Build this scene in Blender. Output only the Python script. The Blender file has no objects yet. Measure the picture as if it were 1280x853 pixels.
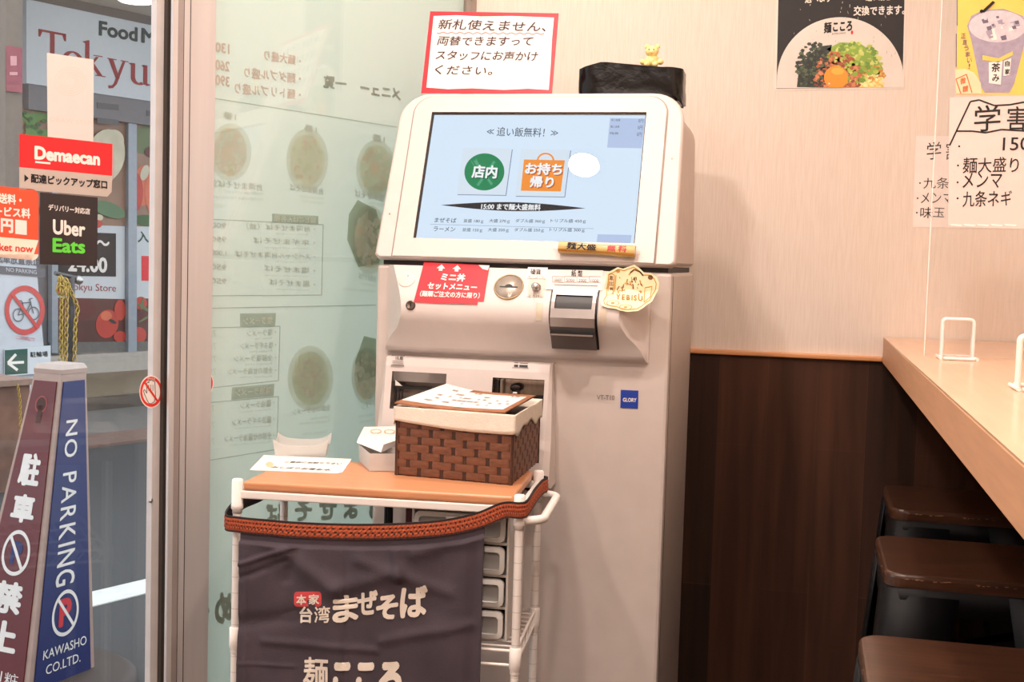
import bpy, bmesh, math, random
from mathutils import Vector as V, Matrix
from math import sin, cos, pi, radians
random.seed(7)
SC = bpy.context.scene
COL = SC.collection
# ------------------------------------------------------------------ camera
FPX, YAW, PIT, ROL = 1550.0, radians(13.3), radians(3.71), radians(1.655)
EYE = V((0, 0, 1.25))
FW = V((-sin(YAW)*cos(PIT), cos(YAW)*cos(PIT), -sin(PIT)))
R0 = V((cos(YAW), sin(YAW), 0)); U0 = R0.cross(FW)
RT = cos(ROL)*R0 + sin(ROL)*U0; UP = cos(ROL)*U0 - sin(ROL)*R0
cam = bpy.data.objects.new('camera', bpy.data.cameras.new('camera'))
COL.objects.link(cam); SC.camera = cam
cam.data.sensor_width = 36.0; cam.data.lens = FPX/1280*36.0; cam.data.clip_start = 0.05
mw = Matrix((RT, UP, -FW)).transposed().to_4x4(); mw.translation = EYE
cam.matrix_world = mw
# ------------------------------------------------------------------ world, lights, exposure
SC.view_settings.view_transform = 'Standard'; SC.view_settings.look = 'None'
SC.view_settings.exposure = 0.0; SC.view_settings.gamma = 1.0
SC.view_settings.use_curve_mapping = False
SC.cycles.max_bounces = 8; SC.cycles.transparent_max_bounces = 12
SC.cycles.sample_clamp_indirect = 4.0
wd = bpy.data.worlds.new('overcast_sky'); SC.world = wd; wd.use_nodes = True
_n = wd.node_tree.nodes; _l = wd.node_tree.links
_bg = _n['Background']; _bg.inputs[1].default_value = 2.3
_tc = _n.new('ShaderNodeTexCoord'); _no = _n.new('ShaderNodeTexNoise'); _no.inputs['Scale'].default_value = 2.0
_cr = _n.new('ShaderNodeValToRGB')
_cr.color_ramp.elements[0].color = (.68, .76, .84, 1); _cr.color_ramp.elements[1].color = (.88, .92, .95, 1)
_l.new(_tc.outputs['Generated'], _no.inputs['Vector']); _l.new(_no.outputs['Fac'], _cr.inputs['Fac'])
_l.new(_cr.outputs['Color'], _bg.inputs['Color'])
CEIL = 2.5
LAMPS = [(-.663, 1.321, 14, .046), (-.56, 2.16, 8, .046), (-.95, .25, 12, .046), (.05, 1.25, 12.5, .046), (-.1, .1, 14, .046), (-.8, -.8, 10, .046), (.1, -1.0, 10, .046)]
WARM = (1.0, .85, .765)
for (x, y, w, r) in LAMPS:
    ld = bpy.data.lights.new('lamp_light', 'AREA'); ld.shape = 'DISK'; ld.size = 2*r; ld.energy = w; ld.color = WARM
    lo = bpy.data.objects.new('lamp_light', ld); lo.location = (x, y, CEIL-.012); COL.objects.link(lo)

# ------------------------------------------------------------------ planes and pixel rays
def ray(px, py): return FW + RT*((px-640)/FPX) - UP*((py-426.5)/FPX)
class Pl:
    """a plane of the place: point, normal to the viewer, right and up axes"""
    def __init__(s, o, n, ux, uy):
        s.o, s.n, s.ux, s.uy = V(o), V(n).normalized(), V(ux).normalized(), V(uy).normalized()
    def at(s, px, py, off=0.0):
        d = ray(px, py); o = s.o + s.n*off
        return EYE + d*((o-EYE).dot(s.n)/d.dot(s.n))
def front_plane(y): return Pl((0, y, 0), (0, -1, 0), (1, 0, 0), (0, 0, 1))
def level_plane(z): return Pl((0, 0, z), (0, 0, 1), (1, 0, 0), (0, 1, 0))
YW = 2.76                                    # back wall
YM = 2.20                                    # front of the ticket machine
CORNER = V((-.769, YW, 0))
SD = V((sin(radians(21.9)), cos(radians(21.9)), 0))       # along the shop front, away from the viewer
SO = V((-SD.y, SD.x, 0))                                  # out to the street
def street(u, off, z): return CORNER + SD*u + SO*off + V((0, 0, z))
def street_plane(off): return Pl(street(0, off, 0), -SO, SD, (0, 0, 1))
WIN = street_plane(0); WALL = front_plane(YW)

# ------------------------------------------------------------------ materials
def lin(c):
    return tuple(((v/255)/12.92 if v/255 <= .04045 else ((v/255+.055)/1.055)**2.4) for v in c) + (1,)
MATS = {}
def mat(name, rgb, rough=.55, metal=0.0, var=.05, scale=25.0, bump=0.0, bscale=None, stretch=None, spec=.5,
        emit=0.0, alpha=None, trans=0.0, coat=0.0):
    if name in MATS: return MATS[name]
    m = bpy.data.materials.new(name); m.use_nodes = True; MATS[name] = m
    nt = m.node_tree; n = nt.nodes; l = nt.links; p = n['Principled BSDF']
    c = lin(rgb)
    tc = n.new('ShaderNodeTexCoord'); mp = n.new('ShaderNodeMapping')
    l.new(tc.outputs['Object'], mp.inputs['Vector'])
    if stretch: mp.inputs['Scale'].default_value = stretch
    nz = n.new('ShaderNodeTexNoise'); nz.inputs['Scale'].default_value = scale; nz.inputs['Detail'].default_value = 3
    l.new(mp.outputs['Vector'], nz.inputs['Vector'])
    rp = n.new('ShaderNodeValToRGB')
    rp.color_ramp.elements[0].position = .3; rp.color_ramp.elements[1].position = .7
    rp.color_ramp.elements[0].color = tuple(v*(1-var) for v in c[:3]) + (1,)
    rp.color_ramp.elements[1].color = tuple(min(1, v*(1+var)) for v in c[:3]) + (1,)
    l.new(nz.outputs['Fac'], rp.inputs['Fac'])
    if emit:
        p.inputs['Base Color'].default_value = (.01, .01, .01, 1)
        l.new(rp.outputs['Color'], p.inputs['Emission Color']); p.inputs['Emission Strength'].default_value = emit
    else:
        l.new(rp.outputs['Color'], p.inputs['Base Color'])
    p.inputs['Roughness'].default_value = rough; p.inputs['Metallic'].default_value = metal
    p.inputs['Specular IOR Level'].default_value = spec
    if coat: p.inputs['Coat Weight'].default_value = coat; p.inputs['Coat Roughness'].default_value = .05
    if trans: p.inputs['Transmission Weight'].default_value = trans
    if alpha is not None: p.inputs['Alpha'].default_value = alpha
    if bump:
        b = n.new('ShaderNodeBump'); b.inputs['Strength'].default_value = bump; b.inputs['Distance'].default_value = .002
        if bscale:
            nz2 = n.new('ShaderNodeTexNoise'); nz2.inputs['Scale'].default_value = bscale; nz2.inputs['Detail'].default_value = 4
            l.new(mp.outputs['Vector'], nz2.inputs['Vector']); l.new(nz2.outputs['Fac'], b.inputs['Height'])
        else: l.new(nz.outputs['Fac'], b.inputs['Height'])
        l.new(b.outputs['Normal'], p.inputs['Normal'])
    return m
def glass_mat(name, tint=(1, 1, 1), gloss=.05, rough=.0, haze=0.0):
    if name in MATS: return MATS[name]
    m = bpy.data.materials.new(name); m.use_nodes = True; MATS[name] = m
    nt = m.node_tree; n = nt.nodes; l = nt.links; n.remove(n['Principled BSDF']); out = n['Material Output']
    t = n.new('ShaderNodeBsdfTransparent'); t.inputs[0].default_value = tuple(tint) + (1,)
    g = n.new('ShaderNodeBsdfGlossy'); g.inputs['Roughness'].default_value = rough
    lw = n.new('ShaderNodeLayerWeight'); lw.inputs[0].default_value = .5      # facing term, the same from both sides of the pane
    pw = n.new('ShaderNodeMath'); pw.operation = 'POWER'; pw.inputs[1].default_value = 5.0
    ma = n.new('ShaderNodeMath'); ma.operation = 'MULTIPLY_ADD'; ma.inputs[1].default_value = 1-gloss; ma.inputs[2].default_value = gloss
    mx = n.new('ShaderNodeMixShader')
    l.new(lw.outputs['Facing'], pw.inputs[0]); l.new(pw.outputs[0], ma.inputs[0]); l.new(ma.outputs[0], mx.inputs[0]); l.new(t.outputs[0], mx.inputs[1]); l.new(g.outputs[0], mx.inputs[2])
    last = mx
    if haze:
        d = n.new('ShaderNodeBsdfDiffuse'); d.inputs[0].default_value = (.9, .9, .9, 1)
        nz = n.new('ShaderNodeTexNoise'); nz.inputs['Scale'].default_value = 6
        mm = n.new('ShaderNodeMath'); mm.operation = 'MULTIPLY'; mm.inputs[1].default_value = haze*2
        l.new(nz.outputs['Fac'], mm.inputs[0])
        m2 = n.new('ShaderNodeMixShader'); l.new(mm.outputs[0], m2.inputs[0]); l.new(mx.outputs[0], m2.inputs[1]); l.new(d.outputs[0], m2.inputs[2]); last = m2
    l.new(last.outputs[0], out.inputs[0])
    return m
def translucent_mat(name, rgb, fac=.45, rgb2=None, gloss=.03, see=0.0):
    if name in MATS: return MATS[name]
    m = bpy.data.materials.new(name); m.use_nodes = True; MATS[name] = m
    nt = m.node_tree; n = nt.nodes; l = nt.links; n.remove(n['Principled BSDF']); out = n['Material Output']
    nz = n.new('ShaderNodeTexNoise'); nz.inputs['Scale'].default_value = 3
    rp = n.new('ShaderNodeValToRGB'); c = lin(rgb)
    rp.color_ramp.elements[0].color = tuple(v*.97 for v in c[:3])+(1,); rp.color_ramp.elements[1].color = c
    l.new(nz.outputs['Fac'], rp.inputs['Fac'])
    d = n.new('ShaderNodeBsdfDiffuse'); t = n.new('ShaderNodeBsdfTranslucent')
    l.new(rp.outputs[0], d.inputs[0])
    if rgb2: t.inputs[0].default_value = lin(rgb2)
    else: l.new(rp.outputs[0], t.inputs[0])
    mx = n.new('ShaderNodeMixShader'); mx.inputs[0].default_value = fac
    l.new(d.outputs[0], mx.inputs[1]); l.new(t.outputs[0], mx.inputs[2])
    g = n.new('ShaderNodeBsdfGlossy'); g.inputs['Roughness'].default_value = .25
    m2 = n.new('ShaderNodeMixShader'); m2.inputs[0].default_value = gloss
    l.new(mx.outputs[0], m2.inputs[1]); l.new(g.outputs[0], m2.inputs[2]); last = m2
    if see:
        tr = n.new('ShaderNodeBsdfTransparent'); m3 = n.new('ShaderNodeMixShader'); m3.inputs[0].default_value = see
        l.new(m2.outputs[0], m3.inputs[1]); l.new(tr.outputs[0], m3.inputs[2]); last = m3
    l.new(last.outputs[0], out.inputs[0])
    return m

# ------------------------------------------------------------------ mesh builder
_TX = {}
def glyphs(s, bold=0.0):
    k = (s, bold)
    if k not in _TX:
        c = bpy.data.curves.new('tmp', 'FONT'); c.body = s; c.size = 1; c.resolution_u = 3
        o = bpy.data.objects.new('tmp', c); COL.objects.link(o)
        bpy.context.view_layer.update()
        me = bpy.data.meshes.new_from_object(o.evaluated_get(bpy.context.evaluated_depsgraph_get()))
        vs = [(v.co.x, v.co.y, 0.0) for v in me.vertices]; fs = [tuple(p.vertices) for p in me.polygons]
        bpy.data.objects.remove(o); bpy.data.curves.remove(c); bpy.data.meshes.remove(me)
        if bold:                                  # heavier strokes: the outline repeated around a small circle
            nb = 6 if bold < .035 else 9
            v0, f0 = vs, fs; vs, fs = [], []
            for i in range(nb+1):
                dx, dy = (0, 0) if i == nb else (bold*cos(2*pi*i/nb), bold*sin(2*pi*i/nb))
                o_ = len(vs); vs += [(a+dx, q+dy, i*2.5e-5) for a, q, _ in v0]; fs += [tuple(j+o_ for j in f) for f in f0]
        _TX[k] = (vs, fs)
    return _TX[k]
def layout(s, bold=0.0, jit=0.0, track=0.0, slant=0.0):
    """text as 2D polygons inside the unit box 0..1 x 0..1 of its own bounds"""
    if jit == 0 and track == 0: vs, fs = glyphs(s, bold); vs = list(vs)
    else:
        vs, fs, x = [], [], 0.0
        rnd = random.Random(len(s)*131 + ord(s[0]))
        for ch in s:
            if ch == ' ': x += .45; continue
            gv, gf = glyphs(ch, bold)
            if not gv: x += .5; continue
            a = rnd.uniform(-jit, jit); sc = 1 + rnd.uniform(-jit, jit)*.9; dy = rnd.uniform(-jit, jit)*.5
            wide = ord(ch) > 0x2000
            adv = 1.0 if wide else max(v[0] for v in gv)+.08
            b = len(vs)
            for (p, q, la) in gv:
                p2, q2 = p-adv/2, q-.37
                vs.append((x+adv/2+sc*(p2*cos(a)-q2*sin(a)), .37+dy+sc*(p2*sin(a)+q2*cos(a)), la))
            fs += [tuple(i+b for i in f) for f in gf]
            x += adv + track
    if slant: vs = [(a+slant*b, b, la) for a, b, la in vs]
    if not vs: return [], []
    x0 = min(v[0] for v in vs); x1 = max(v[0] for v in vs); y0 = min(v[1] for v in vs); y1 = max(v[1] for v in vs)
    w = max(x1-x0, 1e-6); h = max(y1-y0, 1e-6)
    return [((a-x0)/w, (b-y0)/h, la) for a, b, la in vs], fs
OFF = {}
class MB:
    def __init__(s): s.v = []; s.f = []; s.m = []; s.sm = []; s.mats = []
    def mi(s, m):
        if m not in s.mats: s.mats.append(m)
        return s.mats.index(m)
    def add(s, vs, fs, m, smooth=False):
        b = len(s.v); i = s.mi(m)
        s.v += [V(p) for p in vs]
        for f in fs: s.f.append(tuple(k+b for k in f)); s.m.append(i); s.sm.append(smooth)
        return s
    def bm(s, bm, m, M=None, smooth=False):
        bm.verts.ensure_lookup_table()
        for i, v in enumerate(bm.verts): v.index = i
        vs = [(M @ v.co if M else v.co.copy()) for v in bm.verts]
        s.add(vs, [tuple(v.index for v in f.verts) for f in bm.faces], m, smooth); bm.free(); return s
    def box(s, lo, hi, m, bev=0.0, M=None, seg=2):
        bm = bmesh.new(); bmesh.ops.create_cube(bm, size=1)
        lo, hi = V(lo), V(hi)
        for v in bm.verts: v.co = V(((v.co.x+.5)*(hi.x-lo.x)+lo.x, (v.co.y+.5)*(hi.y-lo.y)+lo.y, (v.co.z+.5)*(hi.z-lo.z)+lo.z))
        if bev: bmesh.ops.bevel(bm, geom=bm.edges[:], offset=bev, segments=seg, profile=.5, affect='EDGES')
        return s.bm(bm, m, M)
    def hexa(s, bot, top, m):
        n = len(bot); vs = list(bot)+list(top)
        fs = [tuple(range(n))[::-1], tuple(range(n, 2*n))] + [(i, (i+1) % n, n+(i+1) % n, n+i) for i in range(n)]
        return s.add(vs, fs, m)
    def tube(s, pts, r, m, n=10, closed=False, caps=True):
        pts = [V(p) for p in pts]; N = len(pts)
        rs = r if isinstance(r, (list, tuple)) else [r]*N
        vs = []; prev = None
        for i, p in enumerate(pts):
            a = pts[(i-1) % N] if (closed or i > 0) else p; b = pts[(i+1) % N] if (closed or i < N-1) else p
            t = (b-a).normalized()
            if prev is None:
                up = V((0, 0, 1)) if abs(t.z) < .9 else V((1, 0, 0)); x = t.cross(up).normalized()
            else: x = (prev - t*prev.dot(t)).normalized()
            prev = x; y = t.cross(x)
            for k in range(n): an = 2*pi*k/n; vs.append(p + (x*cos(an)+y*sin(an))*rs[i])
        fs = []
        for i in range(N if closed else N-1):
            j = (i+1) % N
            for k in range(n): fs.append((i*n+k, i*n+(k+1) % n, j*n+(k+1) % n, j*n+k))
        s.add(vs, fs, m, True)
        if caps and not closed:
            s.add(vs[:n], [tuple(range(n))[::-1]], m); s.add(vs[-n:], [tuple(range(n))], m)
        return s
    def lathe(s, prof, o, ax, m, n=24, smooth=True):
        o = V(o); ax = V(ax).normalized(); x = ax.cross(V((0, 0, 1)) if abs(ax.z) < .9 else V((1, 0, 0))).normalized(); y = ax.cross(x)
        vs = []
        for (r, h) in prof:
            for k in range(n): an = 2*pi*k/n; vs.append(o+ax*h+(x*cos(an)+y*sin(an))*r)
        fs = [(i*n+k, i*n+(k+1) % n, (i+1)*n+(k+1) % n, (i+1)*n+k) for i in range(len(prof)-1) for k in range(n)]
        s.add(vs, fs, m, smooth)
        if prof[0][0] > 1e-5: s.add(vs[:n], [tuple(range(n))], m)
        if prof[-1][0] > 1e-5: s.add(vs[-n:], [tuple(range(n))], m)
        return s
    def ball(s, c, r, m, sub=2, sc=(1, 1, 1)):
        bm = bmesh.new(); bmesh.ops.create_icosphere(bm, subdivisions=sub, radius=1)
        c = V(c)
        for v in bm.verts: v.co = V((v.co.x*r*sc[0], v.co.y*r*sc[1], v.co.z*r*sc[2])) + c
        return s.bm(bm, m, None, True)
    def grid(s, fn, nu, nv, m, smooth=True, pick=None):
        vs = [fn(i/nu, j/nv) for j in range(nv+1) for i in range(nu+1)]
        for j in range(nv):
            for i in range(nu):
                pass
        fs = [(j*(nu+1)+i, j*(nu+1)+i+1, (j+1)*(nu+1)+i+1, (j+1)*(nu+1)+i) for j in range(nv) for i in range(nu)]
        b = len(s.v); s.v += [V(p) for p in vs]
        k = 0
        for j in range(nv):
            for i in range(nu):
                mm = pick(i, j) if pick else m
                if mm is not None: s.f.append(tuple(q+b for q in fs[k])); s.m.append(s.mi(mm)); s.sm.append(smooth)
                k += 1
        return s
    # --- flat work on a plane
    def poly(s, pl, pts, m, off=.0004):
        return s.add([pl.at(x, y, off) for x, y in pts], [tuple(range(len(pts)))], m)
    def card(s, pl, pts, m, off=0.0, th=.0008):
        a = [pl.at(x, y, off) for x, y in pts]; b = [p+pl.n*th for p in a]
        return s.hexa(a, b, m)
    def ell(s, pl, cx, cy, rx, ry, m, off=.0004, n=32, rot=0.0, jag=0.0, a0=0, a1=2*pi):
        pts = []
        for k in range(n):
            a = a0+(a1-a0)*k/n; q = 1+random.uniform(-jag, jag)
            x, y = rx*q*cos(a), ry*q*sin(a)
            pts.append((cx+x*cos(rot)-y*sin(rot), cy+x*sin(rot)+y*cos(rot)))
        return s.poly(pl, pts, m, off)
    def ring(s, pl, cx, cy, rx, ry, w, m, off=.0004, n=36):
        vs = []
        for k in range(n):
            a = 2*pi*k/n
            vs.append(pl.at(cx+rx*cos(a), cy+ry*sin(a), off)); vs.append(pl.at(cx+(rx-w)*cos(a), cy+(ry-w*ry/rx)*sin(a), off))
        return s.add(vs, [(2*k, (2*k+2) % (2*n), (2*k+3) % (2*n), 2*k+1) for k in range(n)], m)
    def line(s, pl, p, q, w, m, off=.0004):
        (x0, y0), (x1, y1) = p, q; L = math.hypot(x1-x0, y1-y0) or 1; nx, ny = -(y1-y0)/L*w/2, (x1-x0)/L*w/2
        return s.poly(pl, [(x0+nx, y0+ny), (x1+nx, y1+ny), (x1-nx, y1-ny), (x0-nx, y0-ny)], m, off)
    def stroke(s, pl, pts, w, m, off=.0004):
        for a, b in zip(pts, pts[1:]): s.line(pl, a, b, w, m, off)
        return s
    def text(s, pl, t, p0, p1, h, m, off=.0006, bold=0.0, jit=0.0, track=0.0, slant=0.0, fn=None):
        """p0-p1: pixel ends of the base line, h: height in pixels there; laid out in the plane's own axes"""
        vs, fs = layout(t, bold, jit, track, slant)
        if not vs: return s
        O = pl.at(p0[0], p0[1], off); X = pl.at(p1[0], p1[1], off)-O
        Y = pl.uy*(pl.at(p0[0], p0[1]-h, off)-O).dot(pl.uy)
        pts = [O+X*a+Y*b+pl.n*la for a, b, la in vs]
        if fn: pts = [fn(p, v[2]) for p, v in zip(pts, vs)]
        return s.add(pts, fs, m)
    def build(s, name, parent=None, base=None, label=None, bevel=0.0, solid=0.0):
        me = bpy.data.meshes.new(name)
        if parent is None:
            if base is None:
                xs = [p.x for p in s.v]; ys = [p.y for p in s.v]; zs = [p.z for p in s.v]
                base = ((min(xs)+max(xs))/2, (min(ys)+max(ys))/2, min(zs))
            loc = V(base); off = loc
        else: off = OFF[parent.name]; loc = V((0, 0, 0))
        me.from_pydata([tuple(p-off) for p in s.v], [], s.f)
        for m in s.mats: me.materials.append(m)
        for p, i, k in zip(me.polygons, s.m, s.sm): p.material_index = i; p.use_smooth = k
        me.validate()
        o = bpy.data.objects.new(name, me); o.location = loc; COL.objects.link(o)
        if parent: o.parent = parent
        OFF[o.name] = off
        if label: o['label'] = label
        if bevel:
            b = o.modifiers.new('bevel', 'BEVEL'); b.width = bevel; b.segments = 2; b.limit_method = 'ANGLE'
        if solid:
            b = o.modifiers.new('solid', 'SOLIDIFY'); b.thickness = solid
        return o
def tag(o, label=None, cat=None, group=None, kind=None):
    if label: o['label'] = label
    if cat: o['category'] = cat
    if group: o['group'] = group
    if kind: o['kind'] = kind
    return o
def thing(name, loc, label, cat, group=None):
    o = bpy.data.objects.new(name, None); o.empty_display_size = .05; o.location = loc; COL.objects.link(o)
    OFF[o.name] = V(loc); return tag(o, label, cat, group)
def copy_tree(o, loc=None, parent=None):
    c = o.copy(); COL.objects.link(c)
    if loc is not None: c.location = loc
    if parent is not None: c.parent = parent
    for ch in list(o.children): copy_tree(ch, None, c)
    return c
def struct(o): o['kind'] = 'structure'; return o
def rot_frame(o, ang): return Matrix.Translation(V(o)) @ Matrix.Rotation(ang, 4, 'Z')
def rrect(x0, y0, x1, y1, r, n=5):
    out = []
    for (cx, cy, a) in ((x1-r, y1-r, 0), (x0+r, y1-r, pi/2), (x0+r, y0+r, pi), (x1-r, y0+r, 1.5*pi)):
        for k in range(n+1): t = a+pi/2*k/n; out.append((cx+r*cos(t), cy+r*sin(t)))
    return out
# ------------------------------------------------------------------ shared materials
M_white = mat('machine_white', (217, 206, 200), .42, var=.02)
M_white2 = mat('machine_side_white', (207, 195, 187), .45, var=.03)
M_seam = mat('seam_dark', (40, 34, 32), .6)
M_black = mat('black_plastic', (22, 20, 20), .4)
M_ink = mat('ink_black', (24, 21, 22), .7)
M_paper = mat('white_paper', (236, 229, 222), .7, var=.02)
M_red = mat('sign_red', (226, 40, 52), .5, var=.03)
M_steel = mat('brushed_steel', (190, 188, 186), .3, metal=1.0, scale=60, stretch=(1, 1, 12))
M_alu = mat('door_aluminium', (206, 200, 198), .42, metal=.35, scale=40, var=.05, stretch=(1, 1, .05))
M_alud = mat('door_track_dark', (60, 52, 46), .6)
M_cartwhite = mat('cart_white_paint', (240, 234, 228), .35, var=.02)

def wallpaper():
    m = bpy.data.materials.new('ribbed_wallpaper'); m.use_nodes = True
    n = m.node_tree.nodes; l = m.node_tree.links; p = n['Principled BSDF']
    tc = n.new('ShaderNodeTexCoord'); mp = n.new('ShaderNodeMapping'); mp.inputs['Scale'].default_value = (430, 430, 16)
    nz = n.new('ShaderNodeTexNoise'); nz.inputs['Scale'].default_value = 1.0; nz.inputs['Detail'].default_value = 2
    rp = n.new('ShaderNodeValToRGB'); rp.color_ramp.elements[0].position = .32; rp.color_ramp.elements[1].position = .62
    rp.color_ramp.elements[0].color = lin((225, 210, 196)); rp.color_ramp.elements[1].color = lin((232, 219, 207))
    l.new(tc.outputs['Object'], mp.inputs['Vector']); l.new(mp.outputs[0], nz.inputs['Vector']); l.new(nz.outputs['Fac'], rp.inputs[0])
    l.new(rp.outputs[0], p.inputs['Base Color']); p.inputs['Roughness'].default_value = .7
    b = n.new('ShaderNodeBump'); b.inputs['Strength'].default_value = .2; b.inputs['Distance'].default_value = .001
    l.new(nz.outputs['Fac'], b.inputs['Height']); l.new(b.outputs[0], p.inputs['Normal']); return m
def planks(name, c1, c2, cm, w, length, rough, grain, vertical=True):
    m = bpy.data.materials.new(name); m.use_nodes = True
    n = m.node_tree.nodes; l = m.node_tree.links; p = n['Principled BSDF']
    tc = n.new('ShaderNodeTexCoord'); sp = n.new('ShaderNodeSeparateXYZ'); cb = n.new('ShaderNodeCombineXYZ')
    l.new(tc.outputs['Object'], sp.inputs[0])
    l.new(sp.outputs['Z' if vertical else 'Y'], cb.inputs[0]); l.new(sp.outputs['X'], cb.inputs[1])
    br = n.new('ShaderNodeTexBrick'); br.offset = .37; br.squash = 1; br.inputs['Scale'].default_value = 1
    br.inputs['Brick Width'].default_value = length; br.inputs['Row Height'].default_value = w
    br.inputs['Mortar Size'].default_value = .0007; br.inputs['Mortar Smooth'].default_value = .1; br.inputs['Bias'].default_value = -.1
    br.inputs['Color1'].default_value = lin(c1); br.inputs['Color2'].default_value = lin(c2); br.inputs['Mortar'].default_value = lin(cm)
    l.new(cb.outputs[0], br.inputs['Vector'])
    mp = n.new('ShaderNodeMapping'); mp.inputs['Scale'].default_value = (.9, 16, 1); l.new(cb.outputs[0], mp.inputs[0])
    nz = n.new('ShaderNodeTexNoise'); nz.inputs['Scale'].default_value = 1.6; nz.inputs['Detail'].default_value = 5; nz.inputs['Distortion'].default_value = .6
    l.new(mp.outputs[0], nz.inputs['Vector'])
    rp = n.new('ShaderNodeValToRGB'); rp.color_ramp.elements[0].position = .3; rp.color_ramp.elements[1].position = .75
    rp.color_ramp.elements[0].color = (1-grain, 1-grain, 1-grain, 1); rp.color_ramp.elements[1].color = (1+grain, 1+grain*.9, 1+grain*.8, 1)
    l.new(nz.outputs['Fac'], rp.inputs[0])
    mx = n.new('ShaderNodeMix'); mx.data_type = 'RGBA'; mx.blend_type = 'MULTIPLY'; mx.inputs[0].default_value = 1
    l.new(br.outputs['Color'], mx.inputs[6]); l.new(rp.outputs[0], mx.inputs[7]); l.new(mx.outputs[2], p.inputs['Base Color'])
    p.inputs['Roughness'].default_value = rough; p.inputs['Specular IOR Level'].default_value = .25; return m
M_wallp = wallpaper()
M_wains = planks('dark_walnut_planks', (70, 43, 29), (35, 22, 16), (74, 49, 36), .105, .86, .62, .45)
M_floor = planks('floor_planks', (120, 92, 72), (104, 78, 60), (60, 44, 34), .15, 1.2, .5, .2, False)
M_wood = mat('light_oak_laminate', (222, 180, 146), .3, var=.06, scale=6, stretch=(14, 1, 14), coat=.25)
M_woodedge = mat('light_oak_edge', (204, 154, 116), .45, var=.07, scale=6, stretch=(20, 1.5, 20))
M_rail = mat('orange_oak_rail', (214, 150, 98), .4, var=.08, scale=10, stretch=(1, 10, 10))
M_ceil = mat('ceiling_paint', (236, 228, 218), .8)

# ------------------------------------------------------------------ room shell
XR = .62; XB = -1.9                                    # right wall, rear
def quad_slab(name, lo, hi, m): b = MB(); b.box(lo, hi, m); return struct(b.build(name))
LEFT0 = street(0, 0, 0); LEFT1 = street(-5.2, 0, 0)    # the shop front line
b = MB(); bot = [V((LEFT0.x, YW, -.05)), V((LEFT1.x, LEFT1.y, -.05)), V((XR, LEFT1.y, -.05)), V((XR, YW, -.05))]
b.hexa(bot[::-1] if False else bot, [p+V((0, 0, .05)) for p in bot], M_floor); struct(b.build('floor'))
b = MB(); top = [p+V((0, 0, CEIL+.05)) for p in bot]
b.hexa(top, [p+V((0, 0, .05)) for p in top], M_ceil); struct(b.build('ceiling'))
RAILZ = 1.058
b = MB(); b.box((CORNER.x-.05, YW, RAILZ), (XR+.05, YW+.08, CEIL), M_wallp); struct(b.build('wall_back'))
b = MB(); b.box((CORNER.x-.05, YW-.004, 0), (XR+.05, YW+.08, RAILZ), M_wains); struct(b.build('trim_1'))
b = MB(); b.box((CORNER.x+.004, YW-.014, RAILZ-.001), (.163, YW+.004, RAILZ+.010), M_rail, .003); struct(b.build('trim_2'))
quad_slab('wall_right', (XR, LEFT1.y, 0), (XR+.08, YW, CEIL), M_wallp)
quad_slab('wall_front', (LEFT1.x-.1, LEFT1.y-.08, 0), (XR+.08, LEFT1.y, CEIL), M_wallp)
# corner strip between the window film and the wallpaper
b = MB(); b.hexa([street(-.02, -.012, 0), street(.002, -.012, 0), street(.002, .03, 0), street(-.02, .03, 0)],
                 [street(-.02, -.012, CEIL), street(.002, -.012, CEIL), street(.002, .03, CEIL), street(-.02, .03, CEIL)],
                 mat('corner_strip', (150, 138, 128), .5)); struct(b.build('trim_3'))
# the shop front: fixed window with a post, sliding door to its left
def post(b, u0, u1, o0, o1, z0, z1, m):
    b.hexa([street(u0, o0, z0), street(u1, o0, z0), street(u1, o1, z0), street(u0, o1, z0)],
           [street(u0, o0, z1), street(u1, o0, z1), street(u1, o1, z1), street(u0, o1, z1)], m)
UP0, UP1 = -.861, -.7625
b = MB()
post(b, UP0+.004, UP1, -.014, -.008, 0, CEIL, M_alu)
post(b, UP0+.018, UP1, -.008, .05, 0, CEIL, M_alu)
post(b, UP0+.005, UP0+.018, .002, .011, 0, CEIL, M_alud)
post(b, UP0+.015, UP0+.027, -.0146, -.014, 0, CEIL, mat('post_groove', (150, 138, 134), .5))
post(b, UP1-.006, UP1+.004, -.004, .05, 0, CEIL, M_alu)
post(b, UP1, -.02, -.03, .05, 0, .18, M_alu); post(b, UP1, -.02, -.03, .05, 2.3, CEIL, M_alu)
for k, uu in enumerate((UP0+.0265, UP0+.041)):
    post(b, uu, uu+.0010, -.0149, -.014, 0, CEIL, M_alud)
window = struct(b.build('window_1'))
b = MB(); post(b, UP1, -.02, 0.0, .006, .18, 2.3, glass_mat('window_glass', (.97, .99, .98), .05)); b.build('glass_pane', window)
b = MB()
DU1 = -.8535; DU0 = -1.75
post(b, DU1-.018, DU1+.0045, .012, .026, 0, 2.2, mat('door_stile_grey', (206, 200, 197), .45, metal=.1))
post(b, DU0, DU0+.05, .012, .045, 0, 2.2, M_alu)
post(b, DU0, DU1, .012, .045, 2.1, 2.2, M_alu); post(b, DU0, DU1, .012, .045, 0, .12, M_alu)
b.lathe([(.004, 0), (.004, .003), (.002, .004)], street(DU1-.021, .012, street_plane(.012).at(189, 626).z), -SO, M_steel, 10)
door = struct(b.build('door_1'))
b = MB(); post(b, DU0+.05, DU1-.002, .026, .032, .12, 2.1, glass_mat('door_glass', (.96, .97, .97), .025, 0.0, .002)); b.build('glass_pane', door)
b = MB(); post(b, DU0-.06, UP0, -.03, .06, 2.2, CEIL, M_alu); post(b, DU0-.06, DU0, -.03, .06, 0, 2.2, M_alu); struct(b.build('trim_4'))
b = MB(); post(b, -5.2, DU0-.06, -.03, .06, 0, CEIL, M_wallp); struct(b.build('wall_left'))
DOOR = street_plane(.026)

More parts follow.
